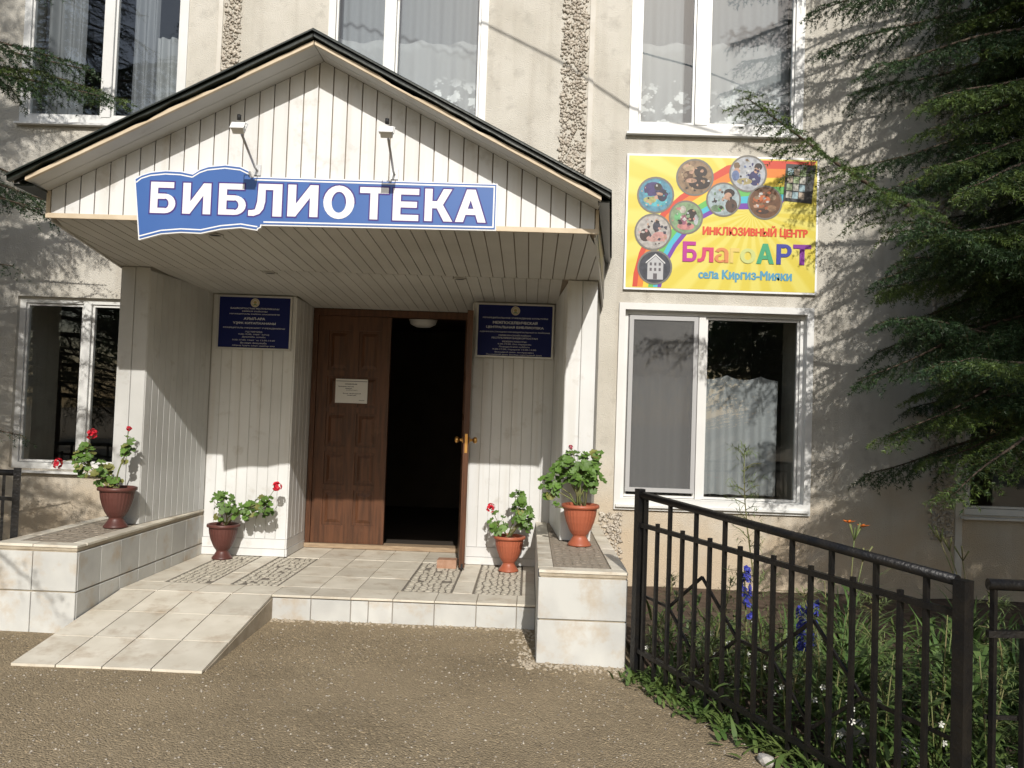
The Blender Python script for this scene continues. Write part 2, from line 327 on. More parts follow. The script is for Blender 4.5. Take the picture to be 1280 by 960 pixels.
# ------------------------------------------------------------------ ground
F = 7.068; G = 4.785; Q = 6.04; D = 7.6; ZP = .16
def ground_z(x, y):
    g = .010*np.sin(1.7*x+.6)*np.cos(1.3*y)+.006*np.sin(3.9*x-2.2*y)
    return g*np.clip((5.3-y)*2, 0, 1)-.02*np.clip((x+.2)/1.2, 0, 1)*np.clip((6-y), 0, 1)
gx = np.concatenate([np.array([-150,-60,-25,-12]), np.arange(-8,8.01,.2), np.array([12,25,60,150])])
gy = np.concatenate([np.array([-150,-60,-25,-10,-5,-2]), np.arange(0,8.01,.2), np.array([12,30,80])])
XX, YY = np.meshgrid(gx, gy); ZZ = np.where((np.abs(XX)<9)&(YY>-1)&(YY<8), ground_z(XX,YY), 0)
nx, ny = len(gx), len(gy)
idx = np.arange(nx*ny).reshape(ny,nx)
GF = np.stack([idx[:-1,:-1],idx[:-1,1:],idx[1:,1:],idx[1:,:-1]],-1).reshape(-1,4)
gr = np_mesh('ground', np.stack([XX,YY,ZZ],-1).reshape(-1,3), GF, m_ground, smooth=True)
tag(gr, 'worn brownish asphalt yard in front of the entrance', kind='structure')
def bed(name, poly, label):
    """uneven soil sheet over a polygon, a little above the yard"""
    me = bmesh.new(); vs = [me.verts.new((x,y,0)) for x,y in poly]; me.faces.new(vs)
    bmesh.ops.triangulate(me, faces=me.faces[:])
    bmesh.ops.subdivide_edges(me, edges=me.edges[:], cuts=14, use_grid_fill=True)
    for v in me.verts: v.co.z = .022+.012*sin(5*v.co.x+2)*cos(4.3*v.co.y)+random.uniform(-.006,.01)
    m = bpy.data.meshes.new(name); me.to_mesh(m); me.free(); m.materials.append(m_soil)
    o = add(name, m); tag(o, label, kind='structure'); return o
bed('flower_bed', [(.66,4.72),(1.55,2.92),(8,2.92),(8,7.06),(.60,7.06)], 'dark soil flower bed behind the right black railing')
bed('flower_bed', [(-8,4.0),(-3.3,5.2),(-3.2,7.06),(-8,7.06)], 'shaded soil strip left of the left low wall')
# pebbles and grit lying on the asphalt
def rocks(n, area, rmin, rmax, zf):
    base = np.array([(1,0,0),(-1,0,0),(0,1,0),(0,-1,0),(0,0,1),(0,0,-1)],float)
    tri = np.array([(0,2,4),(2,1,4),(1,3,4),(3,0,4),(2,0,5),(1,2,5),(3,1,5),(0,3,5)])
    P = area(n); R = RNG.uniform(rmin,rmax,n)
    V = base[None]*R[:,None,None]*RNG.uniform(.6,1.25,(n,6,1))
    a = RNG.uniform(0,2*pi,n); c,s = np.cos(a),np.sin(a)
    x = V[...,0]*c[:,None]-V[...,1]*s[:,None]; y = V[...,0]*s[:,None]+V[...,1]*c[:,None]
    V = np.stack([x,y,V[...,2]*.6],-1)+np.concatenate([P,zf(P)[:,None]],1)[:,None]
    return V.reshape(-1,3), (tri[None]+6*np.arange(n)[:,None,None]).reshape(-1,3)
def yard(n):
    y = RNG.uniform(1.9,5.5,n); x = RNG.uniform(-3.6,1.6,n)
    ok = ((x < -.0)|(y < 4.8)) & (x < .6+.484*(4.74-y)) & ((y < 4.4)|(x > -1.6)|(x < -2.8)) & ((x > -2.7)|(y < 5.0)); return np.stack([x,y],-1)[ok]
pts = yard(4500)
V, Fc = rocks(len(pts), lambda n: pts, .003, .010, lambda P: ground_z(P[:,0],P[:,1]))
m_grit = M('grit', (.17,.14,.11), .9, (.52,.47,.39), 60, rnd=0)
tag(np_mesh('gravel', V, Fc, m_grit), 'loose grit and small pebbles scattered on the asphalt', 'gravel', kind='stuff')
e1 = np.stack([RNG.uniform(.0,.75,330), RNG.normal(4.83,.05,330)],-1); e2 = np.stack([RNG.normal(.02,.04,140), RNG.uniform(4.75,5.6,140)],-1); e3 = np.stack([RNG.uniform(-1.65,.05,260), RNG.normal(5.60,.025,260)],-1)
pts2 = np.concatenate([e1,e2,e3]); V, Fc = rocks(len(pts2), lambda n: pts2, .006, .02, lambda P: ground_z(P[:,0],P[:,1]))
tag(np_mesh('crumbled_mortar', V, Fc, m_mortar), 'crumbled beige mortar along the foot of the step and right low wall', 'mortar', kind='stuff')

# ------------------------------------------------------------------ the building
B = thing('library_building', (0,F,0), 'two storey cream rendered library building with white plastic windows', 'building')
def grid_wall(mb, xs, zs, holes, y0, y1, m=0):
    X = sorted(set([round(v,4) for v in xs]+[h[0] for h in holes]+[h[1] for h in holes]))
    Z = sorted(set([round(v,4) for v in zs]+[h[2] for h in holes]+[h[3] for h in holes]))
    for i in range(len(X)-1):
        for j in range(len(Z)-1):
            cx, cz = (X[i]+X[i+1])/2, (Z[j]+Z[j+1])/2
            if any(h[0] < cx < h[1] and h[2] < cz < h[3] for h in holes): continue
            a,b,c,d = X[i],X[i+1],Z[j],Z[j+1]
            mb.raw([(a,y0,c),(b,y0,c),(b,y0,d),(a,y0,d)], [(0,1,2,3)], m)
            mb.raw([(a,y1,c),(b,y1,c),(b,y1,d),(a,y1,d)], [(3,2,1,0)], m)
    for a,b,c,d in holes:
        mb.raw([(a,y0,c),(a,y0,d),(a,y1,d),(a,y1,c)], [(0,1,2,3)], m)
        mb.raw([(b,y0,c),(b,y1,c),(b,y1,d),(b,y0,d)], [(0,1,2,3)], m)
        mb.raw([(a,y0,c),(a,y1,c),(b,y1,c),(b,y0,c)], [(0,1,2,3)], m)
        mb.raw([(a,y0,d),(b,y0,d),(b,y1,d),(a,y1,d)], [(0,1,2,3)], m)
UP = 5.48
# outer frame boxes of the windows: x0, x1, z0, z1, mullions, inset of the frame behind the wall face
WIN = dict(lr=(.745,2.275,.70,2.32,[(1.385,1.44)]), ur=(.745,2.19,3.79,UP,[(1.29,1.395)]), um=(-1.815,-.46,3.79,UP,[(-1.32,-1.24)]),
           ul=(-4.42,-3.01,3.735,UP,[(-3.715,-3.64)]), ll=(-4.36,-3.09,.80,2.268,[(-3.80,-3.735)]), fl=(3.56,5.05,.70,2.32,[(4.2,4.28)]), fu=(3.56,5.05,3.79,UP,[(4.2,4.28)]))
holes = [(round(w[0]+.01,4),round(w[1]-.01,4),round(w[2]+.01,4),round(w[3]-.01,4)) for w in WIN.values()]+[(-1.985,-.49,.0,2.34)]
mb = MB(); grid_wall(mb, [-7.2,8.2], [-.1,6.9], holes, F, 7.74)
mb.build('wall', m_wall, B)
mb = MB(); mb.box(-7.2,-6.8,7.75,15,-.1,6.9); mb.box(7.8,8.2,7.75,15,-.1,6.9); mb.box(-6.79,7.79,14.6,15,-.1,6.9)
mb.build('wall', m_wall, B)
mb = MB(); mb.box(-6.8,7.8,7.745,14.6,2.75,3.05); mb.box(-6.8,7.8,7.745,14.6,6.2,6.5); mb.box(-6.8,7.8,7.745,14.6,-.1,.12)
mb.box(-2.45,-2.3,7.745,14.6,.12,2.75); mb.box(-.35,-.2,7.745,14.6,.12,2.75); mb.box(2.95,3.1,7.745,14.6,.12,2.75); mb.box(-2.9,-2.8,7.745,14.6,3.05,6.2); mb.box(.2,.3,7.745,14.6,3.05,6.2); mb.box(2.95,3.1,7.745,14.6,3.05,6.2)
mb.box(-6.7,7.7,11.5,11.7,.12,2.75); mb.box(-6.7,7.7,11.5,11.7,3.05,6.2)
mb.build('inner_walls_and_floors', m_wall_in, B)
m_hall = M('hall_shade_dark', (.055,.045,.036), .7, (.07,.056,.045), 4)  # hallway shell coloured near black so the doorway reads as deep shade
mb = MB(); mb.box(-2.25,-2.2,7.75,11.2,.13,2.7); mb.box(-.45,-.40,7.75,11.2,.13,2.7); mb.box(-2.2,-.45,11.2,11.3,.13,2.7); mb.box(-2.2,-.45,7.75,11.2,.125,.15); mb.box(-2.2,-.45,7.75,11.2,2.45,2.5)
mb.build('hall_shade_shell', m_hall, B)
mb = MB(); mb.box(-7.5,8.5,6.85,15.3,6.9,7.15); mb.build('roof_slab', m_joint, B)
for a,b in ((-2.755,-2.718),(.395,.437),(3.495,3.55)): MB().box(a,b,F-.012,F+.01,2.2 if a<3 else .0,6.88).build('panel_joint', m_joint, B)
def strip(x0, x1, z0, z1):
    n = int((x1-x0)*(z1-z0)/(.019*.019))
    base = np.array([(1,0,0),(-1,0,0),(0,1,0),(0,-1,0),(0,0,1),(0,0,-1)],float)
    tri = np.array([(0,2,4),(2,1,4),(1,3,4),(3,0,4),(2,0,5),(1,2,5),(3,1,5),(0,3,5)])
    P = np.stack([RNG.uniform(x0+.012,x1-.012,n), np.full(n,F-.001)-RNG.uniform(0,.009,n), RNG.uniform(z0,z1,n)],-1)
    V = base[None]*RNG.uniform(.009,.023,(n,1,1))*RNG.uniform(.5,1.3,(n,6,1)); a = RNG.uniform(0,2*pi,n); c,s = np.cos(a)[:,None],np.sin(a)[:,None]
    V = np.stack([V[...,0]*c-V[...,2]*s, V[...,1]*.9, V[...,0]*s+V[...,2]*c],-1)+P[:,None]
    tag(np_mesh('pebbledash_strip', V.reshape(-1,3), (tri[None]+6*np.arange(n)[:,None,None]).reshape(-1,3), m_pebble, B), kind='stuff')
strip(-2.716,-2.552,3.0,6.5); strip(.157,.393,2.6,6.5); strip(3.275,3.49,.5,5.6); strip(.59,.80,.22,.62)
def window(key, label, inset=.0, fw_=.055, lab2=None, sill=True, panes=True):
    x0,x1,z0,z1,mul = WIN[key]; y = F-.012+inset
    mb = MB(); fr = fw_
    mb.box(x0,x0+fr,y,y+.07,z0,z1); mb.box(x1-fr,x1,y,y+.07,z0,z1); mb.box(x0+fr,x1-fr,y,y+.07,z0,z0+fr); mb.box(x0+fr,x1-fr,y,y+.07,z1-fr,z1)
    xs = [x0+fr]
    for a,b in mul: mb.box(a,b,y-.006,y+.07,z0+fr,z1-fr); xs += [a,b]
    xs.append(x1-fr)
    w = mb.build('window', m_pvc, B)
    for i in range(0,len(xs),2):
        a,b = xs[i],xs[i+1]; s = MB()
        e = .022
        s.box(a+.004,a+e,y+.014,y+.05,z0+fr+.004,z1-fr-.004); s.box(b-e,b-.004,y+.014,y+.05,z0+fr+.004,z1-fr-.004); s.box(a+e,b-e,y+.014,y+.05,z0+fr+.004,z0+fr+e); s.box(a+e,b-e,y+.014,y+.05,z1-fr-e,z1-fr-.004)
        s.build('sash', m_pvc, w)
        s = MB(); s.raw([(a+.018,y+.03,z0+fr+.018),(b-.018,y+.03,z0+fr+.018),(b-.018,y+.03,z1-fr-.018),(a+.018,y+.03,z1-fr-.018)], [(0,1,2,3)]); s.build('pane', m_glass, w)
    if sill:
        s = MB(); s.box(x0-.02,x1+.02,F-.055,F+.004,z0-.022,z0-.004); s.build('sill', m_pvc, w)
    return w
wlr = window('lr', '', .06, .05); wur = window('ur', '', 0, .075); wum = window('um', '', 0, .06); wul = window('ul', '', 0, .06); wll = window('ll', '', .05, .06); wfl = window('fl', '', .05, .06); wfu = window('fu', '', 0, .06)
for w, l in ((wlr,'lower window right of the canopy with an insect screen in its left half'),(wur,'upper window above the yellow poster'),(wum,'upper window behind the canopy ridge'),(wul,'upper window at the left edge'),(wll,'lower window left of the canopy in tree shade')): w['label'] = l
# wide white casing round the lower right window, and its grey insect screen
mb = MB()
for a,b,c,d in ((.711,.762,.654,2.36),(2.258,2.313,.654,2.36),(.762,2.258,2.305,2.36),(.762,2.258,.654,.745)): mb.box(a,b,F-.026,F+.055,c,d)
mb.build('casing', m_pvc, wlr)
mb = MB(); y = F+.022; a,b,c,d = .805,1.375,.80,2.262
mb.box(a,a+.035,y,y+.02,c,d); mb.box(b-.035,b,y,y+.02,c,d); mb.box(a+.035,b-.035,y,y+.02,c,c+.035); mb.box(a+.035,b-.035,y,y+.02,d-.035,d); mb.build('screen_frame', m_netfr, wlr)
mb = MB(); mb.box(a+.036,b-.036,y+.008,y+.011,c+.036,d-.036); mb.build('insect_screen', m_net, wlr)
# cladding boards: a row of boards along the line p0-p1 (plan), facing n
def clad(parent, p0, p1, z0, z1, n, mat, t=.010, gap=.007, name='siding_panel', off=.004):
    p0 = Vector(p0); p1 = Vector(p1); d = (p1-p0); Ln = d.length; d.normalize(); nn = Vector((d.y,-d.x))
    for i in range(n):
        a = p0+d*(Ln*i/n+gap/2); b = p0+d*(Ln*(i+1)/n-gap/2); c = .003
        o0, o1 = nn*off, nn*(off+t)
        poly = [a+o0, a+o1-nn*c, a+o1+d*c, b+o1-d*c, b+o1-nn*c, b+o0]
        MB().prism_xy([(p.x,p.y) for p in poly][::-1] if False else [(p.x,p.y) for p in poly], z0, z1).build(name, mat, parent)
zc = lambda x,y: 2.432-.0478*(y-G)
FC = 7.045                                           # face of the backing under the wall cladding
mb = MB(); mb.box(-2.70,-1.978,FC,F+.005,.165,2.325); wc1 = mb.build('wall_cladding', m_groove_lt, B)
clad(wc1, (-2.674,FC), (-1.984,FC), .305, 2.318, 8, m_siding, t=.005, off=.0008, gap=.0026)
mb = MB(); mb.box(-2.674,-1.984,FC-.016,FC-.002,.163,.222); mb.build('baseboard', m_siding, wc1)
mb = MB(); mb.box(-2.674,-1.984,FC-.012,FC-.002,.225,.302); mb.build('baseboard', m_siding, wc1)
mb = MB(); mb.box(-.494,.22,FC,F+.005,.165,2.325); wc2 = mb.build('wall_cladding', m_groove_lt, B)
clad(wc2, (-.488,FC), (.187,FC), .305, 2.318, 8, m_siding, t=.005, off=.0008, gap=.0026)
mb = MB(); mb.box(-.488,.187,FC-.016,FC-.002,.163,.222); mb.build('baseboard', m_siding, wc2)
mb = MB(); mb.box(-.488,.187,FC-.012,FC-.002,.225,.302); mb.build('baseboard', m_siding, wc2)
mb = MB(); mb.box(-2.02,-1.987,FC+.004,D+.02,.165,2.32); wc3 = mb.build('reveal_cladding', m_groove_lt, B)
clad(wc3, (-1.987,FC-.006), (-1.987,D), .305, 2.31, 5, m_siding)
mb = MB(); mb.box(-1.983,-1.969,FC-.006,D,.163,.222); mb.box(-1.983,-1.973,FC-.006,D,.225,.302); mb.build('baseboard', m_siding, wc3)
mb = MB(); mb.box(-.49,-.47,FC+.004,D+.02,.165,2.32); wc4 = mb.build('reveal_cladding', m_groove, B)
clad(wc4, (-.49,D), (-.49,FC-.006), .165, 2.31, 5, m_siding)
# door
mb = MB(); mb.box(-1.968,-1.925,D-.01,D+.08,.165,2.29); mb.box(-.60,-.545,D-.01,D+.08,.165,2.29); mb.box(-1.925,-.60,D-.01,D+.08,2.235,2.29)
dfr = mb.build('door_frame', m_darkwood, B)
mb = MB(); mb.box(-1.968,-.545,D-.03,D+.12,.161,.200); mb.build('threshold', m_palewood, dfr)
mb = MB(); mb.box(-2.0,-.5,D+.005,D+.06,2.292,2.36); mb.build('transom', m_darkwood, dfr)
def leaf_local(mb, wd, h, two_sides=True):
    """panelled leaf: x 0..wd, y 0..t, z 0..h (local), stiles, rails, sunk panels"""
    t = .045; st = .095; mid = .085; cols = [(st,(wd-mid)/2),((wd+mid)/2,wd-st)]
    rows = []; z = .16
    hs = [.31,.29,.30,.28,.36]; gap = (h-.16-.13-sum(hs))/4
    for q in hs: rows.append((z,z+q)); z += q+gap
    out = []
    mb.box(0,st,0,t,0,h); mb.box(wd-st,wd,0,t,0,h); mb.box(cols[0][1],cols[1][0],0,t,0,h)
    for c0,c1 in cols:
        zz = 0
        for r0,r1 in rows+[(h,h)]:
            if r0 > zz: mb.box(c0,c1,0,t,zz,r0)
            zz = r1
        for r0,r1 in rows: out.append((c0,c1,r0,r1))
    return out
def door_leaf(origin, rot, wd, label):
    mb = MB(); cells = leaf_local(mb, wd, 2.03)
    Mx = Matrix.Translation(origin) @ Matrix.Rotation(rot,4,'Z')
    tr = lambda b: setattr(b,'v',[tuple(Mx @ Vector(p)) for p in b.v])
    tr(mb); d = mb.build('door', m_darkwood, B); d['label'] = label
    for c0,c1,r0,r1 in cells:
        p = MB(); e = .022; g = .028
        p.box(c0,c1,.014,.031,r0,r1)
        for y0,y1,s in ((.014,.004,1),(.031,.041,-1)):
            a = [(c0+e,y0,r0+e),(c1-e,y0,r0+e),(c1-e,y0,r1-e),(c0+e,y0,r1-e),(c0+e+g,y1,r0+e+g),(c1-e-g,y1,r0+e+g),(c1-e-g,y1,r1-e-g),(c0+e+g,y1,r1-e-g)]
            p.raw(a, [(0,1,5,4),(1,2,6,5),(2,3,7,6),(3,0,4,7),(4,5,6,7)])
        tr(p); p.build('door_panel', m_darkwood, d)
    return d, Mx
dl, _ = door_leaf((-1.922,D+.004,.202), 0, .652, 'closed left leaf of the brown panelled door, notice taped to it')
dr_, Mx = door_leaf((-.602,D-.005,.185), radians(-90+5.5), .872, 'right leaf of the brown door standing open towards the viewer')
for s in (0,1):
    k = MB(); yy = -.0 if s == 0 else .045; sg = -1 if s == 0 else 1
    pr = [(.001,0),(.026,.001),(.026,.006),(.012,.010),(.010,.030),(.020,.036),(.027,.048),(.024,.060),(.012,.067),(.001,.068)]
    k.lathe(pr, (0,0,0), 16)
    T = Mx @ Matrix.Translation((.80,yy,1.0)) @ Matrix.Rotation(radians(90 if sg < 0 else -90),4,'X')
    k.v = [tuple(T @ Vector(p)) for p in k.v]; k.build('door_knob', m_brass, dr_)
k = MB(); k.box(.8722,.8735,.012,.033,.90,1.05); k.v = [tuple(Mx @ Vector(p)) for p in k.v]; k.build('lock_plate', m_brass, dr_)
k = MB(); k.box(.868,.8735,.014,.031,-.014,.03); k.v = [tuple(Mx @ Vector(p)) for p in k.v]; k.build('foot_bolt', m_black, dr_)

# ------------------------------------------------------------------ porch floor, ramp and low walls
PF = MB().box(-2.674,.079,5.642,7.05,-.05,.148).box(-1.978,-.49,7.0501,7.9,-.05,.148).build('porch_floor', m_grout)
tag(PF, 'porch floor of pale marble tiles with mosaic strips', kind='structure')
def tile(parent, x0,x1,y0,y1,z0,z1, axis='z', mat=None, g=.0022, name='tile'):
    if axis == 'z': MB().chbox(x0+g,x1-g,y0+g,y1-g,z0,z1+random.uniform(-.001,.001),.002,'z').build(name, mat or m_tile, parent)
    elif axis == 'y': MB().chbox(x0+g,x1-g,y0,y1,z0+g,z1-g,.003,'y').build(name, mat or m_tilew, parent)
    else: MB().chbox(x0,x1,y0+g,y1-g,z0+g,z1-g,.003,axis).build(name, mat or m_tilew, parent)
JX = [-2.674,-2.42,-2.17,-1.92,-1.66,-1.40,-1.136,-.86,-.585,-.31,-.045,.079]
for a,b in zip(JX[:-1],JX[1:]): tile(PF, a,b,5.625,5.90,.147,.16)
for a,b in zip([-1.66,-1.40,-1.136,-1.02,-.86,-.585,-.31,-.045],[-1.40,-1.136,-1.02,-.86,-.585,-.31,-.045,.079]): tile(PF, a,b,5.630,5.643,-.01,.140,'y')
STRIPS = [(-2.49,-2.17),(-2.033,-1.70),(-.845,-.495),(-.355,-.015)]
for x0,x1 in ((-2.674,-2.49),(-2.17,-2.033),(-.495,-.355),(-.015,.079)):
    for y0,y1 in zip([5.90,6.32,6.70],[6.32,6.70,7.045]): tile(PF, x0,x1,y0,y1,.147,.16)
for x0,x1 in ((-1.70,-1.41),(-1.41,-1.145),(-1.145,-.845)):
    o_ = random.uniform(-.06,.06)
    for y0,y1 in zip([5.90,6.28+o_,6.66+o_],[6.28+o_,6.66+o_,7.045]): tile(PF, x0,x1,y0,y1,.147,.16)
for x0,x1 in zip([-1.97,-1.70,-1.41,-1.145,-.845],[-1.70,-1.41,-1.145,-.845,-.50]): tile(PF, x0,x1,7.05,7.565,.147,.16)
def mosaic(parent, x0,x1,y0,y1,z, mat, mdark, name='mosaic', sx=.046, sy=.066):
    MB().box(x0+.002,x1-.002,y0+.002,y1-.002,z-.014,z-.004).build('mosaic_bed', mdark, parent)
    mb = MB(); ncol = max(2,round((x1-x0-.02)/sx)); nrow = max(2,round((y1-y0-.02)/sy)); cx = (x1-x0-.02)/ncol; cy = (y1-y0-.02)/nrow
    def node(i,j):
        r = random.Random(hash((round(x0*100),i,j))); e = .30
        jx = 0 if i in (0,ncol) else r.uniform(-e,e); jy = 0 if j in (0,nrow) else r.uniform(-e,e)
        return Vector((x0+.01+(i+jx)*cx+(.25*cx if j%2 and 0<i<ncol else 0), y0+.01+(j+jy)*cy))
    for i in range(ncol):
        for j in range(nrow):
            if random.random() < .03: continue
            q = [node(i,j),node(i+1,j),node(i+1,j+1),node(i,j+1)]; c = sum(q,Vector((0,0)))/4
            k = random.uniform(.78,.87); q = [c+(p-c)*k for p in q]; oc = []
            for a,b in zip(q,q[1:]+q[:1]): oc += [a*.72+b*.28, a*.28+b*.72]
            zt = z+random.uniform(-.002,.001)
            n = len(oc); mb.raw([(p.x,p.y,z-.006) for p in oc]+[(p.x,p.y,zt) for p in oc], [tuple(range(n,2*n))]+[(a,(a+1)%n,n+(a+1)%n,n+a) for a in range(n)])
    tag(mb.build(name, mat, parent), kind='stuff')
for a,b in STRIPS: mosaic(PF, a,b,5.905,7.04,.16, m_mosaic, m_mosdark)
# ramp
RX0, RX1, RY0, RY1 = -2.668, -1.655, 4.44, 5.632
rz = lambda x,y: .004+(.150-.004)*(y-RY0)/(RY1-RY0)
RP = MB().prism_xy([(RX0+.03,RY0+.03),(RX1-.01,RY0+.03),(RX1-.01,RY1-.01),(RX0+.03,RY1-.01)], -.05, lambda x,y: rz(x,y)-.004).build('access_ramp', m_grout)
tag(RP, 'short sloping ramp of square marble tiles left of the step', kind='structure')
cx = [RX0,-2.43,-2.185,-1.925,RX1]; ry = [RY0,4.83,5.235,RY1-.005]
for a,b in zip(cx[:-1],cx[1:]):
    for c,d in zip(ry[:-1],ry[1:]):
        g = .0035; MB().prism_xy([(a+g,c+g),(b-g,c+g),(b-g,d-g),(a+g,d-g)], lambda x,y: rz(x,y)-.005, lambda x,y: rz(x,y)+.009+random.uniform(0,.0004)).build('tile', m_tile, RP)
MB().prism_xz([(0,0)]*3,0,0) if False else None
mb = MB(); mb.raw([(RX1+.002,RY0+.05,-.03),(RX1+.002,RY1,-.03),(RX1+.002,RY1,.138),(RX1+.002,RY0+.05,.002),(RX1-.009,RY0+.05,-.03),(RX1-.009,RY1,-.03),(RX1-.009,RY1,.138),(RX1-.009,RY0+.05,.002)],[(0,1,2,3),(4,7,6,5),(0,3,7,4),(3,2,6,7)]); mb.build('side_slab', m_mortar, RP)
def low_wall(x0, x1, y0, y1, inner, label, fx):
    T = thing('low_wall', ((x0+x1)/2,(y0+y1)/2,0), label, 'low wall')
    MB().box(x0+.012,x1-.012,y0+.012,y1,-.08,.492).build('core', m_mortar, T)
    H = [(-.04,.245),(.25,.485)]
    for a,b in zip(fx[:-1],fx[1:]):
        for c,d in H: tile(T, a,b,y0,y0+.014,c,d,'y',name='facing_tile')
    ys = [y0+.016]; 
    while ys[-1] < y1-.30: ys.append(ys[-1]+.262+random.uniform(-.012,.012))
    ys.append(y1-.003)
    for a,b in zip(ys[:-1],ys[1:]):
        for c,d in H:
            if inner == 'X':
                tile(T, x1-.014,x1,a,b,c,d,'X',name='facing_tile')
            else: tile(T, x0,x0+.014,a,b,c,d,'x',name='facing_tile')
            if inner == 'X': tile(T, x0,x0+.014,a,b,c,d,'x',name='facing_tile')
            else: tile(T, x1-.014,x1,a,b,c,d,'X',name='facing_tile')
    # coping: slabs round a sunk mosaic
    MB().box(x0+.005,x1-.005,y0+.005,y1-.002,.4925,.512).build('coping_bed', m_mortar, T)
    s = .088
    for a,b in zip(fx[:-1],fx[1:]): tile(T, a,b,y0-.004,y0+.105,.5122,.527,'z',name='coping_slab')
    yy = [y0+.105]
    while yy[-1] < y1-.3: yy.append(yy[-1]+.25)
    yy.append(y1-.003)
    for a,b in zip(yy[:-1],yy[1:]):
        tile(T, x0-.004,x0+s,a,b,.5122,.527,'z',name='coping_slab'); tile(T, x1-s,x1+.004,a,b,.5122,.527,'z',name='coping_slab')
    mosaic(T, x0+s,x1-s,y0+.107,y1-.01,.5255, m_mosbrown, m_mosbrown, sx=.055, sy=.085)
    return T
low_wall(-3.185,-2.674,5.07,7.045,'X','marble tiled low wall left of the ramp, a brown urn on it',[-3.185,-2.945,-2.674])
low_wall(.079,.587,4.87,7.045,'x','marble faced low wall beside the black railing, terracotta urn on it',[.079,.587])

# ------------------------------------------------------------------ entrance canopy
K = thing('entrance_canopy', (-1.2,6.0,0), 'white gabled entrance canopy clad in narrow panels with dark roof', 'canopy')
xl = lambda y: -2.792-.155*(y-G); xr = lambda y: .338+.105*(y-G)
AX = -1.245; zr = lambda x: 3.447-.511*abs(x-AX)
# side walls carrying the canopy
mb = MB(); mb.prism_xy([(-2.964,Q+.012),(-2.774,Q+.012),(-2.688,7.044),(-3.12,7.044)], .528, lambda x,y: zc(x,y)+.03); pl = mb.build('pillar', m_groove_lt, K)
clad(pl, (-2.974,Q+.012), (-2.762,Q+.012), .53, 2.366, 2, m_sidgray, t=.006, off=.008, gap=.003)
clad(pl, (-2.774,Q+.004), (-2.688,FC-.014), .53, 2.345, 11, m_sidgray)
mb = MB(); mb.prism_xy([(.251,Q+.012),(.442,Q+.012),(.55,7.044),(.197,7.044)], .528, lambda x,y: zc(x,y)+.03); pr_ = mb.build('pillar', m_groove_lt, K)
clad(pr_, (.239,Q+.012), (.454,Q+.012), .53, 2.366, 2, m_siding, t=.006, off=.008, gap=.003)
clad(pr_, (.197,FC-.014), (.251,Q+.004), .53, 2.345, 11, m_siding)
# soffit
mb = MB(); mb.prism_xy([(xl(G)+.01,G+.01),(xr(G)-.01,G+.01),(xr(7.04)-.01,7.04),(xl(7.04)+.01,7.04)], lambda x,y: zc(x,y)+.010, lambda x,y: zc(x,y)+.03)
sof = mb.build('soffit', m_groove, K)
w_ = .0845; a = -3.0
while a < .48:
    b = a+w_; g = .0032
    ya = lambda x: max(G, G+(-2.792-x)/.155 if x < -2.792 else G, G+(x-.338)/.105 if x > .338 else G)
    y0a, y0b = ya(a+g), ya(b-g)
    if min(y0a,y0b) < Q-.05: MB().prism_xy([(a+g,min(y0a,Q-.01)),(b-g,min(y0b,Q-.01)),(b-g,Q-.004),(a+g,Q-.004)], zc, lambda x,y: zc(x,y)+.009).build('soffit_panel', m_sofpan, sof)
    a = b
a = -2.75; w2 = .0868
while a < .20:
    b = min(a+w2,.21); g = .0022; c = (a+b)/2; ye = D-.012 if -1.98 < a and b < -.49 else FC-.016
    MB().prism_xy([(a+g,Q+.004),(b-g,Q+.004),(b-g,ye),(a+g,ye)], zc, lambda x,y: zc(x,y)+.009).build('soffit_panel', m_sofpan, sof)
    a = b
for x,y in ((-1.92,6.12),(-.54,6.12),(-1.93,5.05)):
    mb = MB(); z = zc(x,y); mb.lathe([(.052,-.001),(.054,-.006),(.040,-.007),(.036,-.002)], (x,y,z), 20); dl_ = mb.build('downlight', m_sofpan, sof)
    mb = MB(); mb.lathe([(.001,-.0035),(.037,-.0035)], (x,y,z), 20); mb.build('downlight_glass', m_black, sof)
# gable wall
BT = 2.462
mb = MB(); mb.prism_xz([(-2.785,2.45),(.331,2.45),(.331,zr(.331)-.066),(AX,zr(AX)-.066),(-2.785,zr(-2.785)-.066)], G+.012, G+.03); gab = mb.build('gable_wall', m_groove, K)
n = 37; ww = (.331+2.785)/n
for i in range(n):
    a = -2.785+ww*i+.0035; b = a+ww-.007; zt = lambda x: zr(x)-.066
    tops = [(b,zt(b))]+([(AX,zt(AX))] if a < AX < b else [])+[(a,zt(a))]
    mb = MB(); mb.prism_xz([(a,BT),(b,BT)]+tops, G, G+.010); mb.build('siding_panel', m_siding, gab)
mb = MB(); mb.box(-2.806,.352,G-.012,G+.012,2.433,2.460); mb.build('bottom_trim', m_fascia, gab)
mb = MB(); mb.box(-2.808,-2.787,G-.006,G+.03,2.4605,zr(-2.79)-.067); mb.build('corner_trim', m_fascia, gab)
mb = MB(); mb.box(.333,.352,G-.006,G+.03,2.4605,zr(.34)-.067); mb.build('corner_trim', m_fascia, gab)
# canopy sides above the pillars
for f_,s in ((xl,-1),(xr,1)):
    mb = MB(); y0, y1 = G+.031, 7.04; t = .012*s
    mb.prism_xy([(f_(y0)-t,y0),(f_(y0),y0),(f_(y1),y1),(f_(y1)-t,y1)][::s], lambda x,y: zc(x,y)-.012, lambda x,y: zc(x,y)+.055); mb.build('side_board', m_sofpan, K)
    mb = MB(); t2 = .004*s; mb.prism_xy([(f_(y0)-t+t2,y0),(f_(y0)+t2,y0),(f_(y1)+t2,y1),(f_(y1)-t+t2,y1)][::s], lambda x,y: zc(x,y)+.0555, lambda x,y: 2.60+.04*(y-G)); mb.build('side_flashing', m_roof, K)
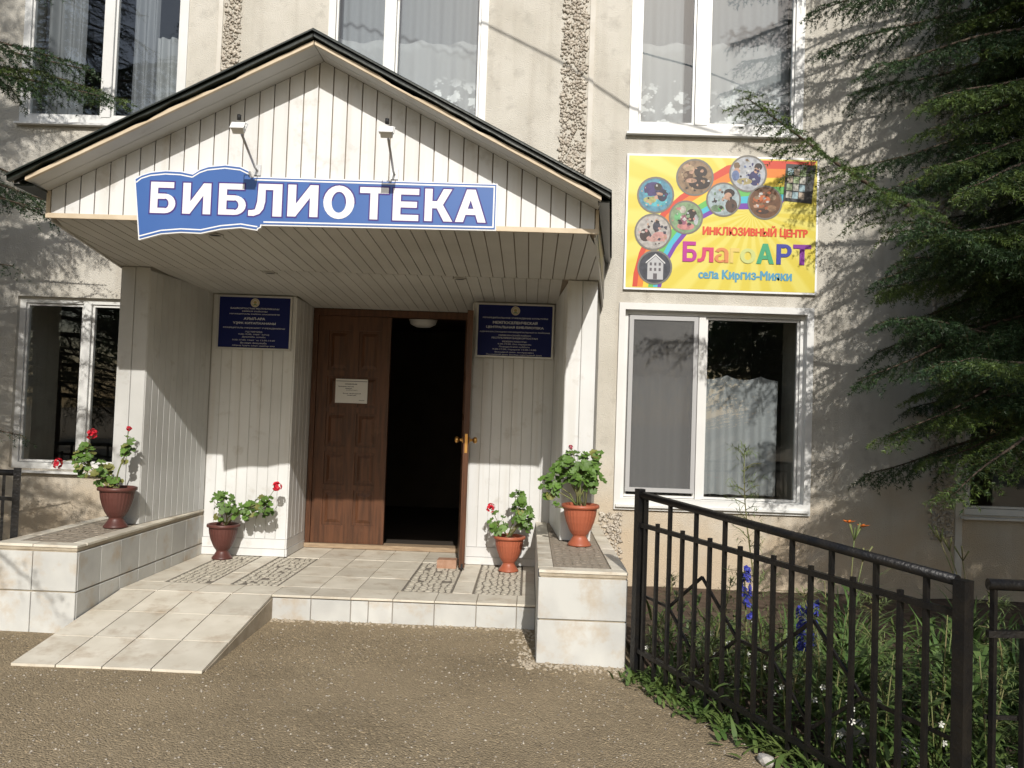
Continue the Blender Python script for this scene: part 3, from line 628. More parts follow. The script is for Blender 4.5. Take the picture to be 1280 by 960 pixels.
# roof sheets with corrugations, fascia boards, eave planks
def roof_side(s):
    ys = np.arange(4.505,7.062,.0127); ridge = lambda y: (AX, 3.447+.055*(y-4.55))
    if s < 0: eave = lambda y: (-2.895-.14*(y-4.55), 2.600+.05*(y-4.55))
    else: eave = lambda y: (.400+.094*(y-4.55), 2.606+.052*(y-4.55))
    vs = []; 
    for k,y in enumerate(ys):
        w = .011*sin(2*pi*(y-4.505)/.076); (rx,rz_),(ex,ez) = ridge(y),eave(y)
        for t in np.linspace(0,1,9):
            vs.append((rx+(ex-rx)*t, y, rz_+(ez-rz_)*t+w-.006))
    nr = 9; fs = []
    for k in range(len(ys)-1):
        for t in range(8):
            q = (k*nr+t,(k+1)*nr+t,(k+1)*nr+t+1,k*nr+t+1); fs.append(q if s > 0 else q[::-1])
    N0 = len(vs); vs += [(x,y,z+.007) for x,y,z in vs]; fs += [tuple(N0+i for i in q[::-1]) for q in fs]
    for k in range(len(ys)-1): i = k*nr+8; j = (k+1)*nr+8; fs.append((i,j,N0+j,N0+i))
    for t in range(8): fs.append((t,t+1,N0+t+1,N0+t))
    MB().raw(vs, fs).build('roof_sheet', m_roof, K)
    # dark edge batten under the sheet
    mb = MB(); X0 = AX+.003*s; X1 = eave(4.55)[0]-.01*s; m_ = 26; pts = []
    up_ = []; lo_ = []; rr = random.Random(5+s)
    for i in range(m_+1):
        x = X0+(X1-X0)*i/m_; wv = rr.uniform(-.004,.004)+(.012 if rr.random() < .1 else 0)
        up_.append((x, zr(x)-.013)); lo_.append((x, zr(x)-.034+wv*.6))
    for i in range(m_):
        p = [lo_[i],lo_[i+1],up_[i+1],up_[i]]; mb.prism_xz(p if s > 0 else p[::-1], 4.525, 4.56)
    mb.build('edge_batten', m_roof, K)
    mb = MB(); rr = random.Random(9+s); e0 = []; e1 = []; X1b = (-2.80 if s < 0 else .345)
    for i in range(m_+1):
        x = X0+(X1b-X0)*i/m_; wv = rr.uniform(-.003,.003); e0.append((x, zr(x)-.066)); e1.append((x, zr(x)-.044+wv*.7-(.010 if i in (7,8,9,15) else 0)))
    for i in range(m_):
        p = [e0[i],e0[i+1],e1[i+1],e1[i]]; mb.prism_xz(p if s > 0 else p[::-1], 4.552, 4.572)
    mb.build('fascia_board', m_fascia, K)
    for y0,y1 in ((4.574,4.678),(4.682,G-.001)):
        a_,b_ = (AX+.002*s, X1b); p = [(a_,zr(a_)-.065),(b_,zr(b_)-.065),(b_,zr(b_)-.054),(a_,zr(a_)-.054)]
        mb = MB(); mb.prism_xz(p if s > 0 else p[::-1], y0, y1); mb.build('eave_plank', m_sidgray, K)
    # dark lining under the side eave
    mb = MB(); f_ = xl if s < 0 else xr
    q = [(f_(4.60)+.012*s,4.60),(eave(4.60)[0]-.012*s,4.60),(eave(7.03)[0]-.012*s,7.03),(f_(7.03)+.012*s,7.03)]
    mb.prism_xy(q if s > 0 else q[::-1], lambda x,y: 2.572+.05*(y-4.55)-.5*(abs(x-AX)-1.62) if False else 2.565+.045*(y-4.55), lambda x,y: 2.575+.045*(y-4.55)); mb.build('eave_lining', m_roof, K)
roof_side(-1); roof_side(1)
# ------------------------------------------------------------------ flat lettering
def glyphs(text, bold=0.):
    """outline of a text as (verts, faces) normalised to its own box 0..1; bold = extra copies sideways"""
    c = bpy.data.curves.new('lettering_outline', 'FONT'); c.body = text; c.resolution_u = 3; o = bpy.data.objects.new('lettering_outline', c); C.objects.link(o)
    bpy.context.view_layer.update(); dg = bpy.context.evaluated_depsgraph_get(); m = bpy.data.meshes.new_from_object(o.evaluated_get(dg))
    vs = [v.co.copy() for v in m.vertices]; fs = [tuple(p.vertices) for p in m.polygons]
    bpy.data.objects.remove(o); bpy.data.curves.remove(c); bpy.data.meshes.remove(m)
    x0 = min(v.x for v in vs); x1 = max(v.x for v in vs); y0 = min(v.y for v in vs); y1 = max(v.y for v in vs)
    return [((v.x-x0)/(x1-x0),(v.y-y0)/(y1-y0)) for v in vs], fs
LATIN = str.maketrans('АВЕКМНОРСТХаеорсух','ABEKMHOPCTXaeopcyx')      # same shapes, cleaner outlines
def put_text(mb, text, x0, x1, z0, z1, y, bold=0., m=0):
    """text facing -y in the box; bold layers lie .3 mm behind one another"""
    vs, fs = glyphs(text.translate(LATIN))
    sh = [(0,0)]+([(bold,0),(-bold,0),(0,bold*.6),(0,-bold*.6),(bold*.7,bold*.5),(-bold*.7,-bold*.5),(bold*.7,-bold*.5),(-bold*.7,bold*.5)] if bold else [])
    for k,(dx,dz) in enumerate(sh):
        mb.raw([(x0+(x1-x0)*a+dx, y+.00025*k, z0+(z1-z0)*b+dz) for a,b in vs], fs, m)
def ell(mb, cx, cz, rx, rz_, y, m=0, n=20, a0=0., a1=2*pi):
    mb.raw([(cx+rx*cos(a0+(a1-a0)*i/n), y, cz+rz_*sin(a0+(a1-a0)*i/n)) for i in range(n if a1-a0 > 6 else n+1)], [tuple(range(n if a1-a0 > 6 else n+1))], m)
def ring(mb, cx, cz, ra, rb, y, m=0, n=28, k=1.):
    vs = [(cx+r*cos(2*pi*i/n), y, cz+k*r*sin(2*pi*i/n)) for i in range(n) for r in (ra,rb)]
    mb.raw(vs, [(2*i,2*i+1,(2*i+3)%(2*n),(2*i+2)%(2*n)) for i in range(n)], m)
# bold capitals in a unit box made of convex pieces that do not overlap
def arc(cx, cy, rx, ry, tx, ty, a0, a1, n=8):
    out = []
    for i in range(n):
        p, q = radians(a0+(a1-a0)*i/n), radians(a0+(a1-a0)*(i+1)/n)
        out.append([(cx+rx*cos(p),cy+ry*sin(p)),(cx+rx*cos(q),cy+ry*sin(q)),(cx+(rx-tx)*cos(q),cy+(ry-ty)*sin(q)),(cx+(rx-tx)*cos(p),cy+(ry-ty)*sin(p))])
    return out
R4 = lambda x0,x1,y0,y1: [(x0,y0),(x1,y0),(x1,y1),(x0,y1)]
s_ = .27; h_ = .185
LET = {'Т': [R4(0,1,1-h_,1), R4(.5-s_/2,.5+s_/2,0,1-h_)],
 'Е': [R4(0,s_+.03,0,1), R4(s_+.03,1,1-h_,1), R4(s_+.03,.93,.41,.41+h_), R4(s_+.03,1,0,h_)],
 'И': [R4(0,s_,0,1), R4(1-s_,1,0,1), [(s_,.0),(1-s_,.60),(1-s_,1),(s_,.40)]],
 'Л': [R4(1-s_,1,0,1), R4(.28,1-s_,1-h_,1), [(.28,1),(.28,1-h_*.0),(.26,.45),(.50,.45),(.50,1-h_),(.28,1-h_)][1:] , [(.26,.45),(.20,.20),(.10,h_*.95),(0,h_*.95),(0,0),(.17,0),(.34,.07),(.45,.22),(.50,.45)]],
 'А': [[(0,0),(.26,0),(.60,1),(.36,1)], [(.74,0),(1,0),(.64,1),(.60,1),(.49,.68)], [(.337,.225),(.663,.225),(.60,.41),(.40,.41)]],
 'К': [R4(0,s_,0,1), [(s_,.40),(.44,.40),(.44,.62),(s_,.62)], [(.44,.51),(.66,.51),(.98,1),(.67,1),(.44,.62)], [(.44,.40),(.70,0),(1.02,0),(.66,.51),(.44,.51)]],
 'Р': [R4(0,s_+.02,0,1), R4(s_+.02,.56,1-h_,1), R4(s_+.02,.56,.36,.36+h_*.9)]+arc(.56,.68,.44,.32,.27,.155,-90,90,10),
 'г': [R4(0,.34,0,1), R4(.34,1,.76,1)], 'о': arc(.5,.5,.5,.51,.27,.22,0,360,24),
 'л': [R4(1-s_,1,0,1), R4(.30,1-s_,.78,1), [(.30,.78),(.27,.40),(.50,.40),(.53,.78)], [(.27,.40),(.20,.24),(0,.22),(0,0),(.22,0),(.42,.12),(.50,.40)]],
 'а': [R4(.70,1,0,.62)]+arc(.5,.62,.5,.39,.29,.20,0,160,10)+arc(.42,.28,.42,.29,.25,.13,75,330,12),
 'О': arc(.5,.5,.5,.51,.265,.19,0,360,24),
 'Б': [R4(0,s_+.02,0,1), R4(s_+.02,.92,1-h_,1), R4(s_+.02,.58,.46,.46+h_*.9), R4(s_+.02,.58,0,h_*.92)]+arc(.58,.313,.42,.313,.27,.155,-90,90,10)}
def letter(mb, ch, x0, x1, z0, z1, y, o=.008):
    W, Hh = x1-x0, z1-z0
    for k,poly in enumerate(LET[ch]):
        P_ = [Vector((x0+W*a, z0+Hh*b)) for a,b in poly]
        area = sum(a.x*b.y-b.x*a.y for a,b in zip(P_,P_[1:]+P_[:1]))
        if area < 0: P_ = P_[::-1]
        mb.raw([(p.x,y,p.y) for p in P_], [tuple(range(len(P_)))], 0)
        n = len(P_); off = []
        for i in range(n):
            a,b,c = P_[i-1],P_[i],P_[(i+1)%n]; d1 = (b-a).normalized(); d2 = (c-b).normalized()
            n1 = Vector((d1.y,-d1.x)); n2 = Vector((d2.y,-d2.x)); bi = (n1+n2)
            bi = bi.normalized() if bi.length > 1e-4 else n1
            off.append(b+bi*o/max(.55,bi.dot(n1)))
        mb.raw([(p.x,y+.0009+.00012*k,p.y) for p in off], [tuple(range(n))], 1)
# ------------------------------------------------------------------ the blue library sign
S = thing('library_sign', (-1.25,4.74,2.42), 'long blue sign with open book shape and white capital lettering', 'sign')
OUT = [(-2.289,2.664),(-2.249,2.688),(-2.197,2.706),(-2.113,2.717),(-2.026,2.715),(-1.957,2.703),(-1.917,2.730),(-1.872,2.747),(-1.773,2.760),(-1.686,2.752),(-1.634,2.729),(-1.624,2.695),(-.225,2.694),(-.225,2.427),(-1.552,2.417),(-1.554,2.405),(-1.569,2.398),(-1.573,2.387),(-1.669,2.400),(-1.782,2.387),(-1.895,2.360),(-2.009,2.362),(-2.122,2.350),(-2.248,2.313)]
mb = MB(); mb.prism_xz(OUT[::-1], 4.745, 4.768); mb.build('board', m_white, S)
def inset(poly, d):
    P_ = [Vector(p) for p in poly]; n = len(P_); ar = sum(a.x*b.y-b.x*a.y for a,b in zip(P_,P_[1:]+P_[:1])); sg = 1 if ar > 0 else -1; o = []
    for i in range(n):
        a,b,c = P_[i-1],P_[i],P_[(i+1)%n]; d1 = (b-a).normalized(); d2 = (c-b).normalized()
        n1 = Vector((-d1.y,d1.x))*sg; n2 = Vector((-d2.y,d2.x))*sg; bi = (n1+n2).normalized(); o.append(tuple(b+bi*d/max(.6,bi.dot(n1))))
    return o
IN = inset(OUT, .007); mb = MB(); mb.prism_xz(IN[::-1], 4.743, 4.7448); mb.build('blue_face', m_blue, S)
mb = MB()
def line(pts, w, y):
    for (a,b),(c,d) in zip(pts[:-1],pts[1:]):
        t = Vector((c-a,d-b)).normalized(); nn = Vector((-t.y,t.x))*w/2
        mb.raw([(a-nn.x,y,b-nn.y),(c-nn.x,y,d-nn.y),(c+nn.x,y,d+nn.y),(a+nn.x,y,b+nn.y)], [(0,1,2,3)])
up1 = [(x+.012 if i == 0 else x, z-.022) for i,(x,z) in enumerate(OUT[0:6])]; up2 = [(x, z-.022) for x,z in OUT[5:11]]
lo1 = [(x, z+.022) for x,z in OUT[17:21]]; lo2 = [(x, z+.022) for x,z in OUT[20:24]]
line(up1,.007,4.7425); line(up2,.007,4.7422); line(lo1,.007,4.7425); line(lo2,.007,4.7422)
line([(-1.60,2.676),(-.245,2.675)],.008,4.7424); line([(-.243,2.679),(-.243,2.442)],.008,4.7421); line([(-.239,2.446),(-1.54,2.437)],.008,4.7419)
mb.build('border_line', m_white, S)
for ch,a,b,c,d in [('Б',-2.19,-2.046,2.47,2.648),('И',-2.005,-1.845,2.471,2.647),('Б',-1.8,-1.644,2.472,2.65),('Л',-1.629,-1.44,2.47,2.654),('И',-1.407,-1.235,2.473,2.654),('О',-1.205,-1.029,2.468,2.655),('Т',-.999,-.837,2.47,2.652),('Е',-.811,-.665,2.468,2.65),('К',-.631,-.476,2.47,2.653),('А',-.458,-.285,2.47,2.655)]:
    mb = MB(); letter(mb, ch, a, b, c, d, 4.7408); mb.build('letter', [m_white, m_letterline], S)
# floodlights on arms above the sign
def floodlight(bx, label):
    T = thing('floodlight', (bx,G,2.72), label, 'lamp', 'floodlights over the blue sign')
    hy, hz, hx = G-.37, 2.86, bx+.012
    MB().tube([(bx,G-.012,2.74),(bx,G-.05,2.745),(hx,hy+.05,hz-.015)], .007, 8).build('arm', m_steel, T)
    MB().box(bx-.02,bx+.02,G-.012,G-.001,2.71,2.77).build('wall_plate', m_steel, T)
    h = MB(); Rm = Matrix.Translation((hx,hy,hz)) @ Matrix.Rotation(radians(-38),4,'X')
    h.box(-.031,.031,-.018,.020,-.022,.017); h.box(-.037,.037,-.023,-.018,-.028,.022); h.v = [tuple(Rm @ Vector(p)) for p in h.v]; h.build('lamp_head', m_lampwhite, T)
    h = MB(); h.box(-.028,.028,.020,.023,-.019,.014); h.v = [tuple(Rm @ Vector(p)) for p in h.v]; h.build('lamp_glass', m_glass, T)
    h = MB(); h.box(-.039,-.035,-.004,.004,-.01,.046); h.box(.035,.039,-.004,.004,-.01,.046); h.box(-.035,.035,-.004,.004,.042,.046); h.v = [tuple(Rm @ Vector(p)) for p in h.v]; h.build('bracket', m_lampwhite, T)
    MB().lathe([(.001,.045),(.011,.045),(.011,.072),(.001,.073)], (hx,hy,hz), 10).build('clamp_knob', m_black, T)
floodlight(-1.600, 'small white floodlight on an arm above the book end of the sign')
floodlight(-.815, 'small white floodlight on an arm above the letters ОТЕ')
# ------------------------------------------------------------------ two dark blue plaques
def plaque(x0, x1, z0, z1, lines, label):
    T = thing('wall_plaque', ((x0+x1)/2,FC-.02,z0), label, 'plaque', 'opening hours plaques beside the door')
    y = FC-.034; mb = MB(); mb.box(x0,x1,y,y+.016,z0,z1); mb.build('plate', m_plaque, T)
    mb = MB(); e = .010
    for a,b,c,d in ((x0-.004,x0+e,z0-.004,z1+.004),(x1-e,x1+.004,z0-.004,z1+.004),(x0+e,x1-e,z0-.004,z0+e),(x0+e,x1-e,z1-e,z1+.004)): mb.box(a,b,y-.005,y+.017,c,d)
    mb.build('frame', m_alu, T)
    W = x1-x0; Hh = z1-z0; cx = (x0+x1)/2
    mb = MB(); ell(mb, cx, z1-.055, .037, .037, y-.0006, 0, 28); ring(mb, cx, z1-.055, .026, .030, y-.0012, 1); ell(mb, cx, z1-.052, .014, .012, y-.0013, 1, 12); mb.raw([(cx-.018,y-.0014,z1-.075),(cx+.018,y-.0014,z1-.075),(cx+.010,y-.0014,z1-.066),(cx-.010,y-.0014,z1-.066)],[(0,1,2,3)],2)
    mb.build('emblem', [ink((.62,.58,.48)), ink((.40,.32,.14)), ink((.12,.25,.12))], T)
    for t,wf,zf,hf,bo in lines:
        mb = MB(); put_text(mb, t, cx-W*wf/2, cx+W*wf/2, z0+Hh*zf-Hh*hf/2, z0+Hh*zf+Hh*hf/2, y-.0012, bo); mb.build('lettering', m_plaquetxt, T)
plaque(-2.622,-2.008,1.868,2.309,[('БАШҠОРТОСТАН РЕСПУБЛИКАҺЫ',.66,.765,.030,.0006),('МИӘКӘ РАЙОНЫ',.34,.715,.030,.0006),('МУНИЦИПАЛЬ РАЙОН ХАКИМИӘТЕ',.68,.66,.030,.0006),('АУЫЛ-АРА',.29,.575,.048,.0014),('ҮҘӘК КИТАПХАНАҺЫ',.58,.485,.050,.0014),('МУНИЦИПАЛЬ МӘҘӘНИӘТ УЧРЕЖДЕНИЕҺЫ',.84,.395,.032,.0006),('ЭШ ТӘРТИБЕ:',.24,.325,.030,.0004),('9.00-19.00, тәнәфесһеҙ',.42,.275,.034,.0004),('Дүшәмбе, шәмбе',.32,.225,.034,.0004),('9.00-17.00, тәнәфес 13.00-14.00',.58,.165,.034,.0004),('Ял көнө: йәкшәмбе',.36,.115,.034,.0004),('Айҙың һуңғы көнө санитар көн',.58,.062,.034,.0004)],
       'dark blue plaque left of the door with Bashkir text and emblem')
plaque(-.463,.168,1.870,2.311,[('МУНИЦИПАЛЬНОЕ УЧРЕЖДЕНИЕ КУЛЬТУРЫ',.85,.735,.032,.0006),('МЕЖПОСЕЛЕНЧЕСКАЯ',.58,.65,.050,.0014),('ЦЕНТРАЛЬНАЯ БИБЛИОТЕКА',.75,.56,.050,.0014),('АДМИНИСТРАЦИИ МУНИЦИПАЛЬНОГО РАЙОНА',.92,.475,.034,.0006),('МИЯКИНСКИЙ РАЙОН',.42,.415,.032,.0006),('РЕСПУБЛИКИ БАШКОРТОСТАН',.60,.362,.032,.0006),('РЕЖИМ РАБОТЫ:',.32,.295,.030,.0004),('9.00-19.00, без перерыва',.44,.245,.034,.0004),('Понедельник-суббота',.40,.195,.034,.0004),('9.00-17.00, перерыв 13.00-14.00',.57,.145,.034,.0004),('Выходной день: воскресенье',.51,.095,.034,.0004),('Последний день месяца-санитарный день',.73,.048,.034,.0004)],
       'dark blue plaque right of the door with Russian opening hours and emblem')
# notice on the door
N_ = thing('paper_notice', (-1.605,D-.006,1.45), 'white printed notice taped to the brown door leaf', 'notice')
MB().box(-1.749,-1.461,D-.004,D-.001,1.452,1.667).build('sheet', m_paper, N_)
mb = MB(); y = D-.0052
for t,cx,w,z,h in (('ОБЪЯВЛЕНИЕ',-1.61,.11,1.622,.010),('Уважаемые читатели',-1.655,.14,1.600,.009),('библиотека',-1.63,.06,1.583,.008),('работает',-1.60,.10,1.568,.008),('Вход свободный',-1.60,.16,1.538,.010),('каждый день',-1.60,.08,1.522,.009),('Администрация',-1.51,.05,1.478,.006)): put_text(mb,t,cx-w/2,cx+w/2,z-h/2,z+h/2,y,.0008)
mb.box(-1.745,-1.465,y-.0001,y+.0005,1.645,1.650); mb.build('lettering', m_ink, N_)
# ------------------------------------------------------------------ yellow poster board
PX0, PX1, PZ0, PZ1 = .738, 2.325, 2.470, 3.605
P = thing('poster_board', ((PX0+PX1)/2,F-.03,(PZ0+PZ1)/2), 'yellow printed poster board with round photographs between the right windows', 'poster')
PW, PH = PX1-PX0, PZ1-PZ0; y = F-.030
MB().box(PX0,PX1,y,F-.002,PZ0,PZ1).build('panel', m_white, P)
MB().box(PX0+.016,PX1-.016,y-.0015,y-.0002,PZ0+.016,PZ1-.016).build('print', m_poster, P)
px = lambda s: PX0+PW*s
pz = lambda t: PZ0+PH*t
# rainbow ribbon
inner = [(.195,.02),(.205,.10),(.225,.20),(.27,.32),(.33,.43),(.40,.53),(.47,.585),(.58,.61),(.70,.615),(.80,.64)]
outer = [(.045,.02),(.05,.12),(.075,.27),(.12,.42),(.19,.58),(.28,.70),(.40,.82),(.52,.93),(.66,.975),(.985,.975)]
cols = [(.55,.06,.03),(.66,.20,.03),(.70,.52,.05),(.12,.42,.10),(.06,.42,.55),(.15,.04,.33)]; ed = [0,.17,.36,.55,.72,.87,1]
mb = MB()
for k in range(6):
    for i in range(len(inner)-1):
        def mixp(j,t): return (px(outer[j][0]*(1-t)+inner[j][0]*t), pz(outer[j][1]*(1-t)+inner[j][1]*t))
        q = [mixp(i,ed[k]),mixp(i+1,ed[k]),mixp(i+1,ed[k+1]),mixp(i,ed[k+1])]
        mb.raw([(a,y-.0022,b) for a,b in q], [(0,1,2,3)], k)
mb.build('rainbow', [ink(c) for c in cols], P)
skin = (.55,.33,.23); hair = (.03,.02,.018)
PH_ = [(.153,.697,.150,(.10,.30,.42),[(-.02,.05,.09,.07,(.06,.04,.16)),(.02,.075,.035,.035,hair),(.0,-.055,.11,.05,(.10,.48,.55)),(-.05,-.045,.06,.03,(.42,.42,.16)),(.03,-.02,.05,.02,skin),(.06,.0,.045,.06,(.02,.02,.06))]),
 (.355,.836,.152,(.30,.20,.12),[(.05,.05,.06,.055,hair),(.04,-.05,.10,.06,hair),(-.06,.01,.045,.05,(.12,.06,.03)),(-.03,-.03,.05,.022,skin),(-.06,.085,.05,.03,(.50,.36,.22))]),
 (.631,.874,.152,(.48,.50,.54),[(-.10,.07,.03,.032,(.20,.13,.07)),(-.10,.02,.03,.03,skin),(-.11,-.02,.035,.05,(.14,.20,.38)),(.09,.065,.036,.034,hair),(.06,-.04,.055,.07,(.04,.04,.14)),(-.03,-.07,.07,.03,(.40,.34,.16)),(.07,.03,.02,.026,skin)]),
 (.314,.539,.138,(.24,.36,.20),[(.05,.02,.05,.06,hair),(-.03,.07,.03,.035,(.55,.52,.46)),(-.07,.0,.035,.04,(.16,.48,.20)),(.0,-.08,.08,.035,(.60,.25,.24)),(-.02,-.02,.03,.05,(.30,.10,.16)),(.09,-.02,.02,.05,(.5,.52,.55))]),
 (.507,.678,.140,(.40,.49,.52),[(.05,.06,.05,.04,hair),(.04,.03,.036,.036,skin),(.07,-.055,.055,.065,(.10,.055,.04)),(-.05,-.08,.06,.035,(.16,.26,.15)),(-.02,-.085,.03,.018,(.10,.40,.12))]),
 (.722,.665,.140,(.16,.07,.03),[(-.03,.03,.08,.035,(.60,.16,.05)),(-.05,-.03,.05,.02,(.40,.12,.04)),(.06,-.05,.045,.03,(.30,.17,.09)),(.07,.05,.03,.03,(.30,.20,.12)),(-.02,-.08,.06,.025,(.06,.03,.02))]),
 (.145,.425,.150,(.50,.47,.44),[(.03,.05,.035,.05,(.05,.05,.08)),(-.07,-.03,.05,.06,(.05,.03,.03)),(.06,-.04,.07,.045,(.58,.30,.28)),(-.0,-.06,.06,.03,(.58,.34,.30)),(.03,.10,.016,.018,skin)]),
 (.159,.165,.140,(.05,.055,.075),[(.0,.02,.0,.0,None)])]
for k,(s,t,r,bgc,sh) in enumerate(PH_):
    mb = MB(); mats = [ink((.16,.15,.13)), ink(bgc,True)]; cx, cz = px(s), pz(t); yy = y-.003-.0002*k
    ring(mb, cx, cz, r*.93, r*1.03, yy-.0006, 0); ell(mb, cx, cz, r*.95, r*.95, yy, 1, 30)
    if sh[0][4] is None:
        mats += [ink((.42,.42,.43)), ink((.10,.09,.10)), ink((.60,.60,.60))]
        mb.raw([(cx-.06,yy-.0004,cz-.10),(cx+.07,yy-.0004,cz-.10),(cx+.07,yy-.0004,cz+.035),(cx+.005,yy-.0004,cz+.095),(cx-.06,yy-.0004,cz+.035)], [(0,1,2,3,4)], 2)
        for i in range(3):
            for j in range(2): a = cx-.042+.037*i; b = cz-.03+.045*j; mb.raw([(a,yy-.0008,b),(a+.018,yy-.0008,b),(a+.018,yy-.0008,b+.025),(a,yy-.0008,b+.025)], [(0,1,2,3)], 3)
        mb.raw([(cx-.012,yy-.0009,cz-.098),(cx+.02,yy-.0009,cz-.098),(cx+.02,yy-.0009,cz-.05),(cx-.012,yy-.0009,cz-.05)], [(0,1,2,3)], 3)
        mb.raw([(cx-.075,yy-.0010,cz+.030),(cx+.005,yy-.0010,cz+.100),(cx+.085,yy-.0010,cz+.030),(cx+.085,yy-.0010,cz+.042),(cx+.005,yy-.0010,cz+.114),(cx-.075,yy-.0010,cz+.042)], [(0,1,4,5),(1,2,3,4)], 4)
    else:
        for q,(dx,dz,rx,rz_,c) in enumerate(sh):
            mats.append(ink(c,True)); ell(mb, cx+dx*.93, cz+dz*.93, rx*.9, rz_*.9, yy-.0001-.00006*q, 2+q, 14)
        rr = random.Random(k+40); nm = len(mats); mats += [ink((.03,.025,.03),True), ink(skin,True), ink((.66,.64,.62),True)]; ns = nm+3
        for q in range(30):                               # the busy small detail of a snapshot
            a = rr.uniform(0,6.28); ra = r*.84*math.sqrt(rr.random()); ox, oz = cx+ra*cos(a), cz+ra*sin(a); sz = rr.uniform(.006,.020); t0 = rr.uniform(0,6); kk = rr.randint(4,6); st_ = rr.uniform(.5,1.6)
            if ra+sz*1.6 > r*.92: continue
            mb.raw([(ox+sz*st_*rr.uniform(.6,1.1)*cos(t0+2*pi*i/kk), yy-.00048-.000004*q, oz+sz*rr.uniform(.6,1.1)*sin(t0+2*pi*i/kk)) for i in range(kk)], [tuple(range(kk))], rr.choice([1,1]+list(range(2,ns))))
    mb.build('photo_print', mats, P)
mb = MB(); a,b,c,d = px(.815),px(.982),pz(.665),pz(.955); yy = y-.0052
mb.raw([(a,yy,c+.02),(b-.03,yy,c),(b,yy,d-.01),(a+.02,yy,d)], [(0,1,2,3)], 0)
for i in range(4):
    for j in range(3):
        x_ = a+.022+.052*j+.004*i; z_ = c+.045+.064*i-.004*j; mb.raw([(x_,yy-.0005,z_),(x_+.046,yy-.0005,z_-.003),(x_+.048,yy-.0005,z_+.052),(x_+.003,yy-.0005,z_+.055)], [(0,1,2,3)], 1+(i*3+j)%4)
mb.build('photo_print', [ink((.05,.05,.05)), ink((.52,.50,.44)), ink((.30,.42,.46)), ink((.44,.36,.28)), ink((.34,.42,.24))], P)
mb = MB(); put_text(mb, 'ИНКЛЮЗИВНЫЙ ЦЕНТР', px(.405), px(.945), pz(.405), pz(.492), y-.0055, .0045); mb.build('lettering', ink((.62,.07,.025)), P)
gl = [('Б',.302,.375,(.42,.03,.25),1),('л',.380,.462,(.55,.05,.14),.73),('а',.468,.540,(.60,.22,.08),.73),('г',.548,.596,(.66,.50,.14),.73),('о',.600,.680,(.52,.56,.20),.73),('А',.684,.775,(.05,.32,.16),1),('Р',.788,.866,(.04,.05,.30),1),('Т',.874,.966,(.20,.03,.27),1)]
for ch,a,b,c,h in gl:
    mb = MB(); letter(mb, ch, px(a), px(b), pz(.215), pz(.215)+(pz(.362)-pz(.215))*h, y-.0075, .001); mb.build('letter', [ink(c),ink(c)], P)
mb = MB(); put_text(mb, 'села Киргиз-Мияки', px(.388), px(.868), pz(.075), pz(.160), y-.0055, .004); mb.build('lettering', ink((.09,.30,.45)), P)
# ------------------------------------------------------------------ curtains
def curtain(x0, x1, z0, ztop, y, mat, label, scallop=.025, folds=9, amp=.022, group=None):
    nx_, nz_ = 72, 14; vs = []; uv = []
    for j in range(nz_+1):
        for i in range(nx_+1):
            u = i/nx_; v = j/nz_; zt = ztop-scallop*abs(sin(u*pi*folds*.5))*2
            vs.append((x0+(x1-x0)*u, y+amp*sin(u*2*pi*folds+.6*sin(7*u))*(1-.4*v)+.008*sin(19*u+3*v), z0+(zt-z0)*v)); uv.append((u*(x1-x0), v*1.0))
    fs = [(j*(nx_+1)+i, j*(nx_+1)+i+1, (j+1)*(nx_+1)+i+1, (j+1)*(nx_+1)+i) for j in range(nz_) for i in range(nx_)]
    o = MB().raw(vs, fs, 0, True).build('curtain', mat, None, ((x0+x1)/2, y, z0))
    ul = o.data.uv_layers.new(name='UVMap')
    for lp in o.data.loops: ul.data[lp.index].uv = uv[lp.vertex_index]
    tag(o, label, 'curtain', group)
yc = F+.24
curtain(-1.78,-.50,3.80,5.44,yc+.07,m_tulle,'plain tulle, its grey standing in for mirrored sky, behind the lace in the upper window behind the canopy',0,11,.018)
curtain(.80,2.14,3.82,5.44,yc+.07,m_tulle,'plain tulle, its grey standing in for mirrored sky, behind the lace in the upper window over the poster',0,11,.018)
curtain(-1.78,-.50,3.80,4.64,yc,m_lace,'white flowered lace curtain in the upper window behind the canopy',.02,7)
curtain(.80,2.14,3.82,4.68,yc,m_lace,'white flowered lace curtain in the upper window over the poster',.02,7)
curtain(.80,2.12,.78,1.80,yc+.05,m_cloth,'plain white half curtain, greyed for tree shade, in the lower right window',.018,9,.034)
curtain(-4.38,-4.02,3.75,5.4,yc,m_drape,'grey drape at the left side of the upper left window',0,4,.03)
curtain(-3.38,-3.05,3.75,4.60,yc,m_cloth,'pale curtain at the right side of the upper left window',.0,4,.03)
curtain(-3.62,-3.40,3.75,5.4,yc+.06,m_drape,'narrow grey drape beside the middle bar of the upper left window',0,3,.03)
# hallway lamp
T = thing('ceiling_lamp', (-1.05,8.1,2.28), 'unlit white dome lamp on the dark hallway ceiling behind the door', 'lamp')
MB().lathe([(.001,-.10),(.07,-.095),(.12,-.07),(.135,-.03),(.135,-.0)], (-1.05,8.1,2.30), 24).build('dome', m_lampwhite, T)
MB().tube([(-1.05,8.1,2.29),(-1.05,8.1,2.452)], .012, 8).build('stem', m_steel, T)
# brick door stop
br = MB().chbox(-.70,-.545,6.80,6.92,.1605,.228,.006,'z').build('brick', m_brick, None, (-.62,6.86,.1605)); tag(br, 'single brown brick lying against the foot of the open door', 'brick')
